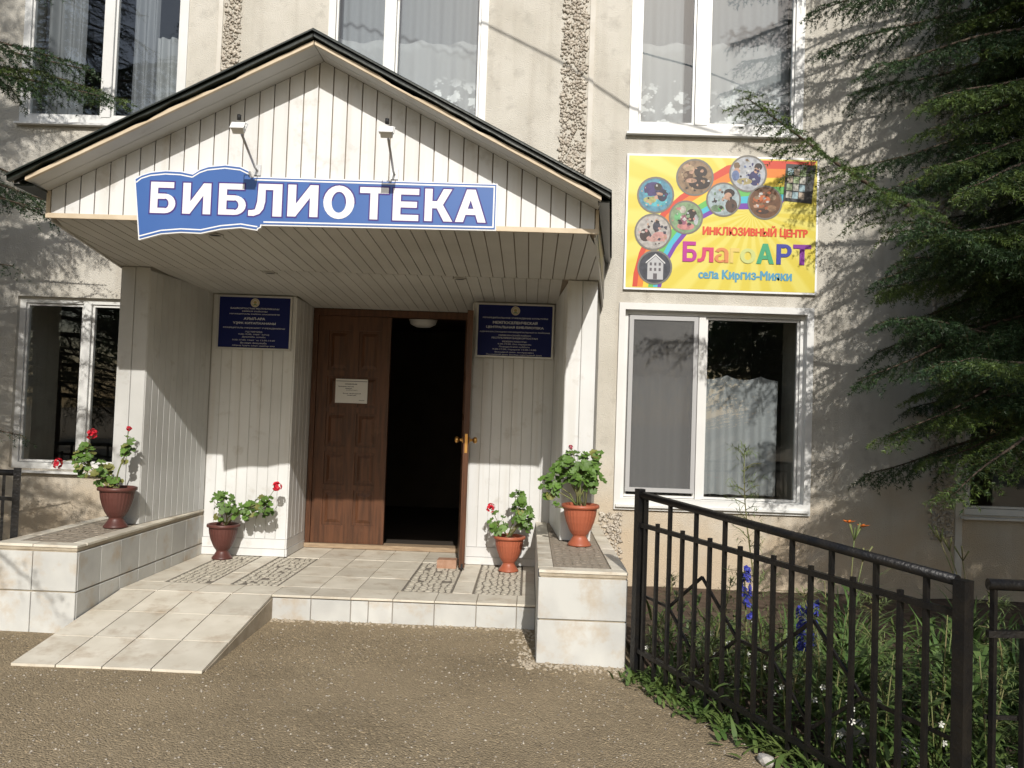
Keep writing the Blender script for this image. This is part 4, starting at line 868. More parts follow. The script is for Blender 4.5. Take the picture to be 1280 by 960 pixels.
# ------------------------------------------------------------------ urns and geraniums
PROF = [(.001,.0),(.078,.0),(.082,.006),(.076,.016),(.062,.034),(.050,.054),(.046,.066),(.052,.074),(.058,.080),(.076,.110),(.096,.160),(.108,.205),(.113,.245),(.114,.252),(.128,.256),(.130,.266),(.128,.277),(.119,.280),(.112,.274),(.108,.250)]
def urn(x, y, z, mat, label):
    T = thing('urn', (x,y,z), label, 'plant pot', 'fluted urns by the entrance')
    MB().lathe(PROF[:8], (x,y,z), 28).build('foot', mat, T)
    MB().lathe(PROF[7:14], (x,y,z), 56, (.09,.249)).build('bowl', mat, T)
    MB().lathe(PROF[13:], (x,y,z), 36).build('rim', mat, T)
    MB().lathe([(.001,.258),(.05,.262),(.110,.250)], (x,y,z), 20).build('soil', m_soil, T)
    return T
def leaf_mesh(name, mat, seed):
    r = random.Random(seed); n = 18; vs = [(0,0,0)]; 
    for i in range(n+1):
        a = radians(-160+320*i/n); lob = 1+.11*cos(7*a*1.0)-.10*(r.random())
        vs.append((lob*cos(a)*.95+.12, lob*sin(a), .16*(cos(a*3.5)*.35)+.24*lob*lob-.05+r.uniform(-.09,.09)))
    fs = [(0,i,i+1) for i in range(1,n+1)]
    m = bpy.data.meshes.new(name); m.from_pydata(vs,[],fs); m.materials.append(mat)
    for p in m.polygons: p.use_smooth = True
    return m
LEAF = [leaf_mesh('leaf', m_leaf, i) for i in range(4)]; LEAFO = leaf_mesh('leaf', m_leafold, 9)
def flower(T, c, r=.032, mat=None, n=34):
    mb = MB(); rr = random.Random(int(c[0]*997)&1023)
    for i in range(n):
        d = Vector((rr.gauss(0,1),rr.gauss(0,1),rr.gauss(.3,1))).normalized(); p = Vector(c)+d*r*rr.uniform(.55,1)
        a = d.orthogonal().normalized(); b = d.cross(a); s = r*rr.uniform(.30,.48); k = rr.uniform(0,6)
        vs = [p]; 
        for j in range(5): t = k+j*2*pi/5; vs.append(p+(a*cos(t)+b*sin(t))*s+d*s*.35)
        mb.raw(vs, [(0,1+j,1+(j+1)%5) for j in range(5)])
    mb.build('flower', mat or m_red, T)
def geranium(px_, py_, pz_, clusters, flowers, label, seed, old=.0, lr=(.024,.038)):
    r = random.Random(seed); rim = Vector((px_,py_,pz_+.262)); T = thing('geranium', rim, label, 'plant', 'geraniums in urns')
    st = MB()
    for dx,dz,rx,rz_,n,dep in clusters:
        c = rim+Vector((dx,dep,dz)); nst = max(1,n//9)
        for k in range(nst):
            e = c+Vector((r.uniform(-.5,.5)*rx,r.uniform(-.4,.4)*rx,r.uniform(-.4,.4)*rz_)); m_ = rim*.5+e*.5+Vector((dx*-.12+r.uniform(-.02,.02),0,-.015 if dz < .1 else .0))
            st.tube([rim+Vector((r.uniform(-.03,.03),r.uniform(-.03,.03),-.01)),m_,e], [.006,.005,.003], 6)
        for k in range(int(n*1.3)):
            while True:
                q = Vector((r.uniform(-1,1),r.uniform(-1,1),r.uniform(-1,1)))
                if q.length < 1: break
            p = c+Vector((q.x*rx,q.y*rx*.9,q.z*rz_))
            nrm = (Vector((q.x*.7,q.y*.5-.55,.65+.3*q.z))+Vector((r.uniform(-.4,.4),r.uniform(-.4,.4),r.uniform(-.3,.3)))).normalized()
            s = r.uniform(*lr); o = bpy.data.objects.new('leaf', LEAFO if r.random() < old else r.choice(LEAF)); C.objects.link(o); o.parent = T; WL[o] = WL[T]
            rot = nrm.to_track_quat('Z','Y').to_matrix().to_4x4() @ Matrix.Rotation(r.uniform(0,2*pi),4,'Z')
            o.matrix_local = Matrix.Translation(p-rim) @ rot @ Matrix.Diagonal((s,s,s,1))
            if k%2 == 0: st.tube([p, p*.6+c*.4+Vector((0,0,-.012)), c*.8+rim*.2], .0018, 4, cap=False)
    for dx,dz,dep,fr,fm in flowers:
        p = rim+Vector((dx,dep,dz)); b = min(clusters, key=lambda q: (q[0]-dx)**2+(q[1]-dz)**2); b = rim+Vector((b[0],b[5],b[1]))
        st.tube([b, b*.4+p*.6+Vector((0,0,.01)), p], .0025, 5); flower(T, p, fr, fm)
    st.build('stem', m_stem, T); return T
z5 = .5275
urn(-2.835,5.86,z5,m_pot_d,'dark brown fluted urn on the left low wall')
geranium(-2.835,5.86,z5,[(-.235,.20,.065,.105,26,-.02),(-.12,.10,.10,.09,24,.0),(-.02,.06,.05,.05,5,.0),(.045,.28,.045,.12,9,0)],[(-.185,.375,-.02,.034,None),(-.405,.165,-.04,.034,None),(.06,.42,0,.018,None)],'straggly red geranium in the urn on the left low wall, three blooms',3,.25,(.024,.036))
urn(-2.44,6.86,ZP+.001,m_pot_d,'brown fluted urn on the porch floor left of the door')
geranium(-2.44,6.86,ZP+.001,[(-.0,.16,.10,.12,24,-.03),(.17,.13,.09,.09,16,-.03),(.34,.18,.09,.10,22,-.04)],[(.43,.335,-.04,.036,None)],'geranium leaning right with one red bloom, in the urn left of the door',5,.05)
urn(-.13,6.80,ZP+.001,m_pot_l,'terracotta coloured fluted urn on the porch floor right of the door')
geranium(-.13,6.80,ZP+.001,[(.10,.17,.085,.13,34,-.03),(.06,.32,.045,.09,12,-.03),(-.09,.11,.07,.09,14,-.03)],[(-.155,.235,-.06,.034,None)],'bushy green geranium with one red bloom, in the urn right of the door',8,.05)
urn(.365,5.84,z5,m_pot_l,'terracotta coloured fluted urn on the right low wall')
geranium(.365,5.84,z5,[(-.03,.26,.15,.12,62,0),(-.20,.14,.07,.10,18,-.02),(.09,.20,.08,.10,18,0),(.11,.33,.05,.05,7,0),(-.17,.0,.02,.03,2,-.05)],[(-.08,.40,0,.016,M('pink_bud',(.45,.06,.10),.6))],'large leafy geranium with hardly any bloom, in the urn on the right low wall',11,.03,(.026,.041))

# ------------------------------------------------------------------ iron railings
def railing(p0, dirv, smax, drop, label, top=.985, post0=True, post1=True, start=.06, diamonds=((.25,.74),(.93,1.40)), base=-.02, pitch=.1, ph=.03):
    d = Vector((dirv[0],dirv[1],0)); P0 = Vector((p0[0],p0[1],0)); at = lambda s,z: P0+d*s+Vector((0,0,z-drop*s))
    T = thing('iron_railing', (p0[0],p0[1],0), label, 'railing')
    def part(n, a, b, w, h=None): MB().bar(a, b, w, h).build(n, m_iron, T)
    if post0: part('post', at(0,base-.1), at(0,top+ph), .042)
    if post1: part('post', at(smax,base-.25), at(smax,top+.008), .046)
    MB().tube([at(.0,top),at(smax-.02,top)], .0195, 12).build('top_rail', m_iron, T)
    z2 = top-.165; part('rail', at(.0,z2), at(smax-.02,z2+.06*smax*.5), .023); part('rail', at(.0,.14), at(smax-.02,.14), .023)
    s = start; k = 0
    while s < smax-.03:
        if k%2 == 0: part('bar', at(s,.0), at(s,top-.012), .0175)
        else: part('bar', at(s,.0), at(s,z2+.06*s*.5+.03), .0175)
        s += pitch; k += 1
    zc_ = .44; hh = .22; last = 0; off = Vector((d.y,-d.x,0)).normalized()*-.014
    zig = [at(0,zc_)+off]
    for a,b in diamonds:
        part('ornament', at(last,zc_)+off, at(a,zc_)+off, .010, .014)
        m_ = (a+b)/2
        for q,w in ((at(a,zc_),at(m_,zc_+hh)),(at(m_,zc_+hh),at(b,zc_)),(at(b,zc_),at(m_,zc_-hh)),(at(m_,zc_-hh),at(a,zc_))): part('ornament', q+off, w+off, .010, .014)
        last = b
    part('ornament', at(last,zc_)+off, at(smax,zc_)+off, .010, .014)
    return T
railing((.622,4.735), (.484,-1), 1.79, .056, 'black iron railing with diamonds running from the right low wall towards the viewer')
railing((1.56,2.925), (1,-.02), 1.9, .0, 'black iron railing section at the right edge beyond the thick post', top=.885, post0=False, post1=True, start=.02, diamonds=((.4,.9),(1.1,1.6)))
railing((-3.215,5.32), (-1,-.06), 2.0, .0, 'black iron railing beside the left low wall at the left edge', top=.925, post1=True, start=.08, diamonds=((.3,.8),(1.0,1.5)))

# ------------------------------------------------------------------ spruces
def spruce(name, bx, by, H, zlow, Lmax, seed, label, special=(), young=.25, dens=105, keep=None, wally=None, step=1., fat=1., far=.5):
    r = random.Random(seed); rg = np.random.default_rng(seed); base = Vector((bx,by,0))
    T = thing(name, (bx,by,0), label, 'tree', 'spruces beside the entrance')
    k = 12; MB().tube([base+Vector((.03*sin(i*1.3),.03*cos(i*1.7),H*i/k-.1*(i==0))) for i in range(k+1)], [.15*(1-i/k)**.8+.01 for i in range(k+1)], 12).build('trunk', m_bark, T)
    limbs = MB(); SA = []; SB = []; SY = []; CORE = []
    br = list(special); z = zlow
    while z < H-.3:
        n = r.choice((6,7,8)); a0 = r.uniform(0,6.28)
        for i in range(n):
            L = Lmax*max(0,1-(z-zlow)/(H-zlow))**.85*r.uniform(.72,1.1)+.12
            br.append((z+r.uniform(-.08,.08), a0+i*2*pi/n+r.uniform(-.25,.25), L, r.uniform(.28,.48), .10))
        z += r.uniform(.13,.18)*step
    for z0,az,L,dr,rise in br:
        if wally and sin(az) > .05: L = min(L, (wally-by)/sin(az))
        d = Vector((cos(az),sin(az),0)); side = Vector((-d.y,d.x,0)); m_ = max(6,int(L/.10))
        if keep and not keep(base+d*L*.7+Vector((0,0,z0-.2*L)), z0): dn = .45
        else: dn = 1.
        n0 = len(SY); w1,w2,w3 = r.uniform(0,6),r.uniform(0,6),r.uniform(.7,1.3)
        f = lambda t: base+d*(L*t)+Vector((0,0,z0+L*(rise*t-dr*1.3*t*t+.55*dr*t**3)+.030*sin(5.5*t*w3+w1)*t+.014*sin(13*t+w2)*t))+side*(.07*L*sin(3*t*w3+w2)*t+.020*sin(11*t+w1)*t)
        pts = [f(i/m_) for i in range(m_+1)]
        limbs.tube(pts, [max(.003,.018*(L/1.8)*(1-i/m_)+.003) for i in range(m_+1)], 5)
        SA += pts[int(m_*.3):-1]; SB += pts[int(m_*.3)+1:]; SY += [0.]*(m_-int(m_*.3))
        s = .12*L; sg = 1; yb = r.random() < young
        while s < L:
            t = s/L; p = f(t); tg = (f(min(1,t+.03))-f(t-.03)).normalized(); end = 1-t
            ll = min(.50,(.10+.42*min(1,end*1.5)*min(1,L/1.6)))*r.uniform(.6,1.15)
            hang = r.uniform(.15,.75)
            dirn = (tg*r.uniform(.45,.9)+side*sg*r.uniform(.55,1)+Vector((0,0,-.25*hang+r.uniform(-.1,.1)))).normalized()
            nseg = max(2,int(ll/.058)); q = p; pd = dirn
            for i in range(nseg):
                pd = (pd+Vector((r.uniform(-.06,.06),r.uniform(-.06,.06),-.24*hang))+tg*.03).normalized(); q2 = q+pd*(ll/nseg)
                tip = i >= nseg-1
                CORE.append(len(SA)); SA.append(q); SB.append(q2); SY.append((r.uniform(.2,.7) if tip else .08) if yb else (.12 if tip else 0))
                if dn > .9 or r.random() < dn:
                    for w in (-1,1):
                        if r.random() < .12: continue
                        sd = pd.cross(Vector((0,0,1))).normalized()*w
                        e = q2+(pd*.62+sd*.60+Vector((0,0,-.18-.55*hang+r.uniform(-.25,.2)))).normalized()*r.uniform(.06,.15)*(1-.3*i/nseg)
                        SA.append(q2); SB.append(e); SY.append(r.uniform(.15,.75) if yb else r.uniform(0,.12))
                q = q2
            sg = -sg; s += r.uniform(.026,.046) if dn > .9 else .065
        if dn < .9: SY[n0:] = [-1.]*(len(SY)-n0)
    limbs.build('branches', m_bark, T)
    A = np.array([tuple(v) for v in SA]); Bv = np.array([tuple(v) for v in SB]); Yg = np.array(SY); D_ = Bv-A; Ls = np.linalg.norm(D_,axis=1); nn = np.maximum(3,(Ls*dens*np.where(Yg < 0,far,1)).astype(int)); Yg = np.maximum(Yg,0)
    ix = np.repeat(np.arange(len(A)),nn); n = len(ix); t = rg.random(n); ax = D_[ix]/Ls[ix][:,None]
    rnd = rg.normal(size=(n,3)); rnd -= ax*(rnd*ax).sum(1)[:,None]; rnd /= np.linalg.norm(rnd,axis=1)[:,None]
    nd = ax*.55+rnd*.84; ln = rg.uniform(.018,.028,n)*(.6+.4*fat); p0 = A[ix]+D_[ix]*t[:,None]; w = np.cross(nd,rg.normal(size=(n,3))); w /= np.linalg.norm(w,axis=1)[:,None]; w *= .0024*fat
    V = np.stack([p0-w,p0+w,p0+nd*ln[:,None]],1).reshape(-1,3); Fq = np.arange(3*n).reshape(-1,3)
    o = np_mesh('crown', V, Fq, m_needle, T)
    at_ = o.data.attributes.new('young','FLOAT','POINT'); at_.data.foreach_set('value', np.repeat(Yg[ix],3).astype(np.float32))
    # thin wooden cores of the side shoots
    A = A[CORE]; Bv = Bv[CORE]; D_ = D_[CORE]; Ls = Ls[CORE]
    u = np.cross(D_/Ls[:,None],rg.normal(size=A.shape)); u /= np.linalg.norm(u,axis=1)[:,None]; u *= .0016; v = np.cross(u,D_/Ls[:,None])
    V = np.stack([A-u,A+u,A+v*1.5,Bv-u*.6,Bv+u*.6,Bv+v],1).reshape(-1,3); b_ = 6*np.arange(len(A))[:,None]
    Fq = b_+np.array([[0,1,4,3]]); np_mesh('twigs', V, Fq, m_twig, T)
    return n
na = radians
n1 = spruce('spruce_tree', 4.2, 6.1, 9.2, 1.5, 1.8, 21, 'dark green spruce at the right edge, its branches reaching over the window wall',
    special=[(2.25,na(199.5),3.15,.03,.36),(2.2,na(203),2.15,.10,.28),(2.3,na(208),2.35,.12,.20),(1.9,na(204),2.2,.16,.20),(1.62,na(212),2.45,.14,.18),(1.75,na(219),2.4,.2,.16),(2.6,na(206),2.1,.30,.16),(2.8,na(213),2.2,.34,.14),(4.9,na(172),2.2,.34,.1),(5.3,na(178),2.3,.38,.1),(4.6,na(174),2.1,.36,.1),(5.6,na(184),2.3,.38,.1),(5.9,na(176),2.4,.42,.1),(6.2,na(182),2.4,.42,.1),(5.1,na(190),2.4,.40,.1),(4.7,na(196),2.15,.40,.1),(4.3,na(188),1.95,.42,.1),(2.9,na(188),1.9,.46,.1),(2.3,na(196),2.1,.50,.1),(2.0,na(208),2.2,.52,.1),(1.75,na(222),2.4,.50,.1),(3.3,na(214),2.3,.44,.1),(4.2,na(180),1.9,.4,.1),(3.7,na(176),1.85,.4,.1),(3.4,na(184),1.9,.4,.1),(3.5,na(200),1.9,.44,.1),(3.9,na(206),1.9,.44,.1)], young=.32, dens=265, fat=1.2, keep=lambda p,z: p.x < 3.8 and z < 6.3, wally=6.98)
n2 = spruce('spruce_tree', -5.35, 5.0, 8.6, 1.5, 1.75, 5, 'dark green spruce at the left edge in front of the left windows',
    special=[(3.72,na(29),2.50,.10,.06),(3.66,na(26),2.42,.14,.06),(3.95,na(32),2.35,.16,.06),(3.0,na(27),2.2,.30,.1),(3.3,na(33),2.2,.34,.1),(4.7,na(33),2.1,.18,.06),(3.85,na(24),2.3,.12,.06),(4.5,na(30),2.15,.16,.06),(4.9,na(24),2.2,.2,.08),(3.1,na(24),2.25,.30,.1),(3.2,na(30),2.15,.36,.1),(2.9,na(20),2.1,.30,.1),(2.5,na(22),1.95,.28,.1)], young=.45, dens=250, fat=1.2, keep=lambda p,z: p.x > -3.95 and z < 5.3)
n3 = spruce('spruce_tree', 4.0, 2.3, 9.0, 1.3, 1.85, 31, 'spruce outside the picture on the right, shading the railing and the wall', young=.2, dens=60, fat=2.2, keep=lambda p,z: False, step=.7, far=1.)
n4 = spruce('spruce_tree', -4.25, 2.6, 9.0, 2.55, 1.6, 37, 'spruce outside the picture on the left, shading the left low wall', young=.2, dens=60, fat=2.2, keep=lambda p,z: False, step=1., far=1.)
print('needles', n1, n2, n3, n4)

# ------------------------------------------------------------------ plants in the flower bed
def blades(P, az, L, W, lift, droop, nseg=4):
    """arching strap leaves, vectorised: base points, azimuth, length, width, start elevation, bend"""
    n = len(P); d = np.stack([np.cos(az),np.sin(az),np.zeros(n)],-1); s = np.stack([-np.sin(az),np.cos(az),np.zeros(n)],-1)
    V = []; pos = P.copy(); el = lift.copy()
    for k in range(nseg+1):
        t = k/nseg; w = W*(1-t**2.2)*(.55+.45*min(1,t*4))+.0004
        V += [pos-s*w[:,None]/2, pos+s*w[:,None]/2]
        pos = pos+(d*np.cos(el)[:,None]+np.array([0,0,1])*np.sin(el)[:,None])*(L/nseg)[:,None]; el = el-droop/nseg
    V = np.stack(V,1).reshape(-1,3); b_ = (2*(nseg+1)*np.arange(n))[:,None]
    F_ = np.concatenate([b_+np.array([[2*k,2*k+1,2*k+3,2*k+2]]) for k in range(nseg)]); return V, F_
U = RNG.uniform
m_strap = M('strap_leaf', (.055,.11,.028), .45, (.11,.17,.05), 7, .1, 30)
def strap_clump(x, y, n, L, W, label, stalk=None):
    T = thing('daylily', (x,y,.03), label, 'plant', 'strap leaved plants in the bed')
    V, Fq = blades(np.stack([x+RNG.normal(0,.035,n),y+RNG.normal(0,.035,n),np.full(n,.02)],-1), U(0,2*pi,n), U(.7,1.1,n)*L, U(.7,1.2,n)*W, U(1.05,1.5,n), U(.9,2.2,n)); np_mesh('leaves', V, Fq, m_strap, T)
    if stalk:
        for dx,dy,h,petals in stalk:
            mb = MB(); mb.tube([(x,y,.05),(x+dx*.4,y+dy*.4,h*.6),(x+dx,y+dy,h)], [.005,.004,.003], 6)
            for q in range(4): a = q*1.6+dx*9; mb.tube([(x+dx*.85,y+dy*.85,h*.9),(x+dx+.04*cos(a),y+dy+.04*sin(a),h+.01*q)], [.003,.006], 5)
            mb.build('stalk', m_stem, T)
            for q in range(petals):
                c = Vector((x+dx+.045*cos(q*2.4),y+dy+.02*sin(q*2.4),h+.02*(q%2))); fm = MB()
                for j in range(6):
                    a = j*pi/3+q; o = Vector((cos(a),sin(a),.55)); s2 = Vector((-sin(a),cos(a),0))
                    fm.raw([c, c+o*.022+s2*.011, c+o*.046+Vector((0,0,-.008)), c+o*.022-s2*.011], [(0,1,2,3)])
                fm.build('flower', m_orange, T)
    return T
strap_clump(1.93,5.15,34,.55,.020,'strap leaved daylily with two orange blooms below the lower right window',[(.03,0,.80,2),(.10,.02,.66,0)])
strap_clump(2.75,5.35,26,.50,.020,'daylily with dry leaning seed stalks near the shaded wall',[(-.22,0,.78,0),(-.14,.03,.72,0),(-.06,0,.66,0)])
strap_clump(1.62,4.25,44,.62,.026,'broad strap leaved clump in the bed behind the second diamond of the railing')
strap_clump(2.05,4.05,44,.60,.026,'broad strap leaved clump in the bed left of the thick railing post')
strap_clump(2.42,4.25,40,.55,.024,'strap leaved clump in the bed right of the thick railing post')
strap_clump(1.55,5.0,26,.40,.020,'low strap leaved clump in the bed near the wall under the window')
m_feather = M('feathery_leaf', (.12,.17,.06), .55, (.18,.22,.085), 12)
def feathery(x, y, h, spread, label, n=16, seed=1):
    r = random.Random(seed); T = thing('feathery_plant', (x,y,.03), label, 'plant'); mb = MB(); Pb = []; AZ = []; LN = []; LF = []
    main = lambda t: Vector((x+.05*sin(4*t+seed)-.03*t, y+.03*cos(3*t), .02+h*t)); mb.tube([main(i/10) for i in range(11)], [.006-.0004*i for i in range(11)], 6)
    for i in range(n*6):
        t = r.uniform(.10,1); p = main(t); a = r.uniform(0,2*pi); e = spread*(1-.72*t)*r.uniform(.5,1.1); el = r.uniform(.1,.8)
        q = p+Vector((cos(a)*cos(el),sin(a)*cos(el),sin(el)))*e
        if i%2 == 0: mb.tube([p,(p+q)/2+Vector((0,0,.01)),q], [.0022,.0018,.001], 4, cap=False)
        for k in range(9): u = r.uniform(.15,1); s = p+(q-p)*u; Pb.append(tuple(s)); AZ.append(a+r.uniform(-1.1,1.1)); LN.append(r.uniform(.03,.07)); LF.append(r.uniform(-.3,.9))
    mb.build('stem', m_stem, T); V, Fq = blades(np.array(Pb), np.array(AZ), np.array(LN), np.full(len(Pb),.0042), np.array(LF), np.full(len(Pb),.9), 2); np_mesh('leaves', V, Fq, m_feather, T)
feathery(1.105,4.12,1.25,.27,'tall pale feathery plant rising above the railing in front of the window',16,1)
feathery(1.55,3.7,.75,.22,'feathery plant behind the railing left of the thick post',10,8)
feathery(1.0,4.3,.60,.18,'feathery weed behind the right half of the first railing diamond',9,10)
feathery(1.95,3.6,.70,.22,'feathery plant behind the thick railing post',10,12)
feathery(.80,4.83,.50,.14,'small feathery weed behind the first bars of the railing',8,4)
feathery(1.32,3.95,.62,.20,'shorter feathery plant between the two railing diamonds',10,6)
def delphinium(x, y, h, label, seed):
    r = random.Random(seed); T = thing('delphinium', (x,y,.03), label, 'plant', 'blue flower spikes in the bed'); lean = r.uniform(-.05,.05)
    MB().tube([(x,y,.02),(x+lean*.5,y,h*.5),(x+lean,y,h)], [.006,.005,.003], 6).build('stalk', m_stem, T)
    fm = MB()
    for i in range(60):
        t = r.uniform(.62,1); c = Vector((x+lean*t,y,h*t)); a = r.uniform(0,6.28); d = Vector((cos(a),sin(a),.2)); p = c+d*.032*(1.25-t*.6); s = .016; o1 = d.orthogonal().normalized(); o2 = d.cross(o1)
        fm.raw([p]+[p+(o1*cos(j*1.257)+o2*sin(j*1.257))*s+d*.006 for j in range(5)], [(0,1+j,1+(j+1)%5) for j in range(5)])
    fm.build('flower', m_bluepet, T)
    n = 20; V, Fq = blades(np.stack([np.full(n,x),np.full(n,y),U(.05,.4,n)*h],-1), U(0,6.28,n), U(.08,.2,n), U(.02,.035,n), U(.2,.9,n), U(.6,1.3,n), 3); np_mesh('leaves', V, Fq, m_herb, T)
delphinium(1.16,4.42,.66,'deep blue flower spike behind the tall feathery plant',1)
delphinium(1.33,4.12,.56,'blue flower spike leaning left of the broad leaved clump',2)
delphinium(1.38,4.20,.50,'lower blue flower spike next to the leaning one',3)
def bush_weed(x, y, h, label, seed, n=26):
    r = random.Random(seed); T = thing('leafy_plant', (x,y,.03), label, 'plant', 'leafy plants in the bed'); mb = MB(); B_ = []
    for k in range(3):
        a = k*2.1+seed; e = (x+.07*cos(a),y+.07*sin(a),h*r.uniform(.8,1.05)); mb.tube([(x,y,.02),(x+.03*cos(a),y+.03*sin(a),h*.5),e], [.004,.003,.002], 5); B_.append(e)
    mb.build('stem', m_stem, T); P_ = []
    for i in range(n): e = r.choice(B_); t = r.uniform(.2,1); P_.append((x+(e[0]-x)*t,y+(e[1]-y)*t,e[2]*t))
    V, Fq = blades(np.array(P_), U(0,6.28,n), U(.06,.12,n), U(.020,.036,n), U(.0,.8,n), U(.5,1.3,n), 3); np_mesh('leaves', V, Fq, m_herb, T)
bush_weed(1.42,3.95,.72,'tallest leafy plant in the bed, between the two blue spikes and the post',12,60); bush_weed(1.72,3.58,.70,'tall leafy plant left of the thick post',13,60); bush_weed(2.3,3.6,.66,'tall leafy plant right of the thick post',14,60); bush_weed(1.02,4.05,.44,'leafy plant behind the railing right of the first diamond',7,44); bush_weed(1.18,3.85,.50,'leafy plant behind the railing under the tall feathery one',8,44); bush_weed(1.48,3.55,.55,'tall leafy plant behind the railing near its lower middle',9,50); bush_weed(1.85,3.45,.55,'tall leafy plant just behind the thick railing post',10,50); bush_weed(.98,4.75,.28,'low leafy plant on the bare soil under the window',11)
bush_weed(.87,4.55,.50,'dark leafy plant behind the first railing diamond',1,34); bush_weed(1.2,4.75,.34,'small leafy plant near the middle of the bed',2); bush_weed(1.30,3.62,.42,'leafy plant right behind the railing below the second diamond',3,40); bush_weed(1.62,3.4,.46,'leafy plant behind the railing beside the thick post',4,40); bush_weed(2.1,3.3,.42,'leafy plant behind the railing section at the right edge',5,44); bush_weed(1.75,3.75,.45,'leafy plant among the broad leaved clumps',6,44)
# low weeds: along the railing foot and all over the bed
n = 1500; s = U(0,1.9,n); off = RNG.normal(.0,.075,n); k = s < 1.9
P_ = np.stack([.66+.484*s+off, 4.73-s+off*.4, np.full(n,.0)],-1); V1, F1 = blades(P_, U(0,6.28,n), U(.05,.13,n), U(.012,.030,n), U(.2,1.1,n), U(.4,1.4,n), 3)
n2_ = 9500; xx = U(.75,4.2,n2_); yy = U(2.95,5.6,n2_); ok = (xx > .76+.484*(4.73-yy)) & (RNG.random(n2_) < np.clip(1.25-(yy-3.2)*.42,.12,1)); xx, yy = xx[ok], yy[ok]; m_ = len(xx)
V2, F2 = blades(np.stack([xx,yy,U(.0,.26,m_)**1.3,],-1), U(0,6.28,m_), U(.07,.22,m_), U(.009,.026,m_), U(.3,1.3,m_), U(.4,1.6,m_), 3)
tag(np_mesh('weeds', np.concatenate([V1,V2]), np.concatenate([F1,F2+len(V1)]), m_weed), 'low green weeds along the railing foot and across the bed', 'weeds', kind='stuff')
n = 160; xx = U(-5.2,-3.3,n); yy = U(4.9,6.8,n); V, Fq = blades(np.stack([xx,yy,np.full(n,.02)],-1), U(0,6.28,n), U(.08,.25,n), U(.008,.02,n), U(.5,1.4,n), U(.4,1.6,n), 3)
tag(np_mesh('grass_tufts', V, Fq, m_weed), 'sparse grass in the shade left of the left low wall', 'grass', kind='stuff')
mb = MB(); rr = random.Random(3)
for i in range(45):
    s = rr.uniform(0,1.8); x = .68+.484*s+rr.uniform(-.05,.5); y = 4.73-s+rr.uniform(-.05,.25); z = rr.uniform(.05,.36); a = rr.uniform(0,6)
    for j in range(5): b = a+j*1.257; mb.raw([(x,y,z),(x+.011*cos(b-.4),y-.004,z+.011*sin(b-.4)),(x+.014*cos(b),y-.006,z+.014*sin(b)),(x+.011*cos(b+.4),y-.004,z+.011*sin(b+.4))], [(0,1,2,3)])
tag(mb.build('white_blossoms', m_whitepet), 'tiny white blossoms scattered among the weeds by the railing', 'flowers', kind='stuff')
def stone(x, y, z, sx, sy, sz, label, seed):
    bm = bmesh.new(); bmesh.ops.create_icosphere(bm, subdivisions=2, radius=1); r = random.Random(seed)
    for v in bm.verts: v.co = Vector((v.co.x*sx, v.co.y*sy, max(-.6,min(.75,v.co.z))*sz))*r.uniform(.9,1.08)
    m = bpy.data.meshes.new('stone'); bm.to_mesh(m); bm.free(); m.materials.append(m_stone); o = add('stone', m, None, (x,y,z)); o.rotation_euler.z = r.uniform(0,3); tag(o, label, 'stone', 'pale stones edging the bed')
stone(1.45,3.78,.06,.11,.07,.08,'pale stone among leaves behind the second railing diamond',1); stone(1.62,3.62,.05,.09,.06,.07,'smaller pale stone right of the first one behind the bars',2); stone(1.03,3.62,.0,.045,.03,.03,'white stone at the foot of the railing near the lower picture edge',3); stone(.83,4.30,.0,.022,.016,.014,'little white stone at the edge of the weeds',4)
# overhead cable whose shadow crosses the facade (it hangs above the yard, out of the picture)
dlt = 2.55; cb = [(-3.2,5.35),(-1.184,4.873),(-.451,4.664),(.152,4.378),(.768,3.986),(1.473,3.80),(1.875,3.655),(2.309,3.495),(3.4,3.05)]
pts = [(x+.12*dlt, F-dlt, z+.64*dlt) for x,z in cb]
cbl = MB().tube(pts, .0105, 8).build('cable', m_cable); tag(cbl, 'thin black overhead cable whose shadow crosses the facade above the poster', 'cable')
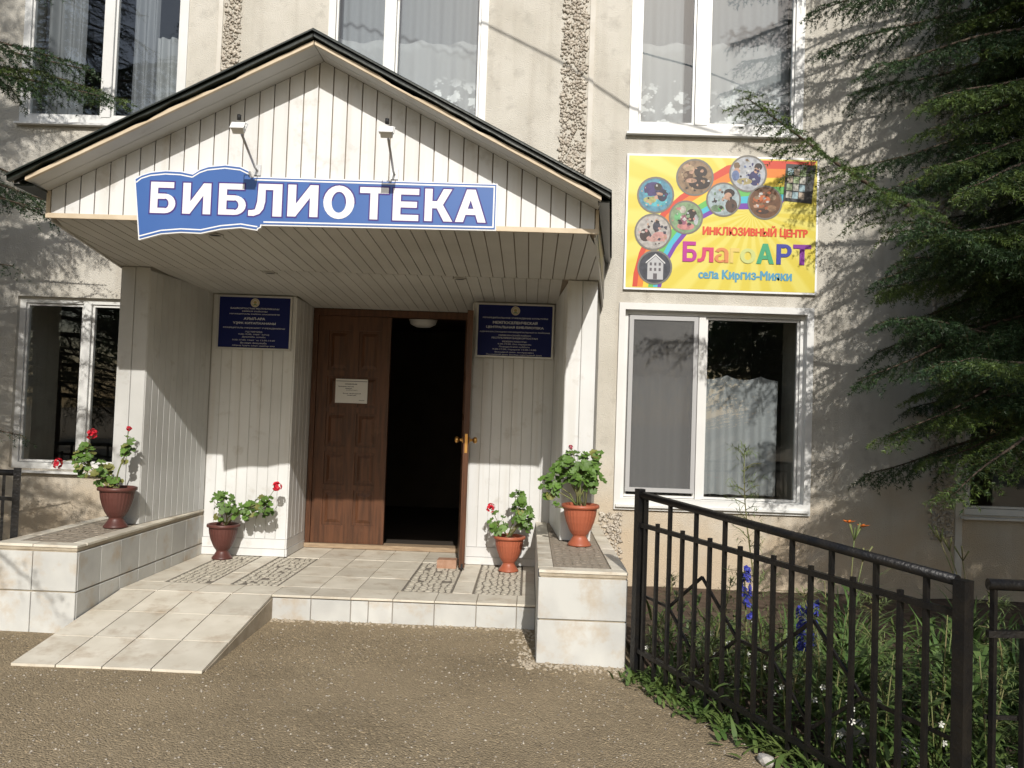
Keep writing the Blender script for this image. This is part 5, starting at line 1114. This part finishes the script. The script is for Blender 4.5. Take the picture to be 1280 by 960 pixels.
# ------------------------------------------------------------------ trees across the yard (behind the viewer; the windows mirror them)
m_far = M('broad_leaves', (.045,.085,.02), .6, (.09,.14,.035), 1.2)
def far_tree(x, y, h, w, label, seed, src=None):
    T = thing('broadleaf_tree', (x,y,0), label, 'tree', 'trees across the yard'); r = random.Random(seed); rg = np.random.default_rng(seed)
    if src: 
        for ch in src.children: c = ch.copy(); C.objects.link(c); c.parent = T
        T.scale = (w,w,h); T.rotation_euler.z = r.uniform(0,6); return T
    mb = MB(); mb.tube([(x,y,-.1),(x+.05,y,1.5),(x,y+.1,4)], [.22,.17,.08], 10)
    for i in range(7): a = i*.9; mb.tube([(x,y,1.6+.3*i),(x+cos(a)*1.0,y+sin(a)*1.0,3.2+.3*i),(x+cos(a)*1.8,y+sin(a)*1.8,4.4+.3*i)], [.08,.05,.02], 6)
    mb.build('trunk', m_bark, T)
    cl = np.stack([rg.normal(0,1.2,46),rg.normal(0,1.2,46),rg.uniform(2.2,7.2,46)],-1); n = 5200; c = cl[rg.integers(0,46,n)]+rg.normal(0,.42,(n,3))+np.array([x,y,0])
    u = rg.normal(size=(n,3)); u /= np.linalg.norm(u,axis=1)[:,None]; v = np.cross(u,rg.normal(size=(n,3))); v /= np.linalg.norm(v,axis=1)[:,None]; s = rg.uniform(.08,.17,n)[:,None]
    V = np.stack([c-u*s,c-v*s*.6,c+u*s,c+v*s*.6],1).reshape(-1,3); np_mesh('crown', V, np.arange(4*n).reshape(-1,4), m_far, T); return T
f0 = far_tree(-9,-17,1,1,'broadleaf tree across the yard behind the viewer, second from the left',1)
WHERE = ['at the left end of the row','third from the left, the smaller one','in the middle of the row','third from the right','second from the right','at the right end of the row']
for i,(x,y,h,w) in enumerate([(-15,-19,1.1,1.2),(-3.5,-20,.95,1.15),(3,-18,1.0,1.1),(9,-19,1.1,1.2),(15,-18,.95,1.2),(21,-20,1.1,1.3)]):
    far_tree(x,y,h,w,'broadleaf tree across the yard behind the viewer, '+WHERE[i],i+3,f0)
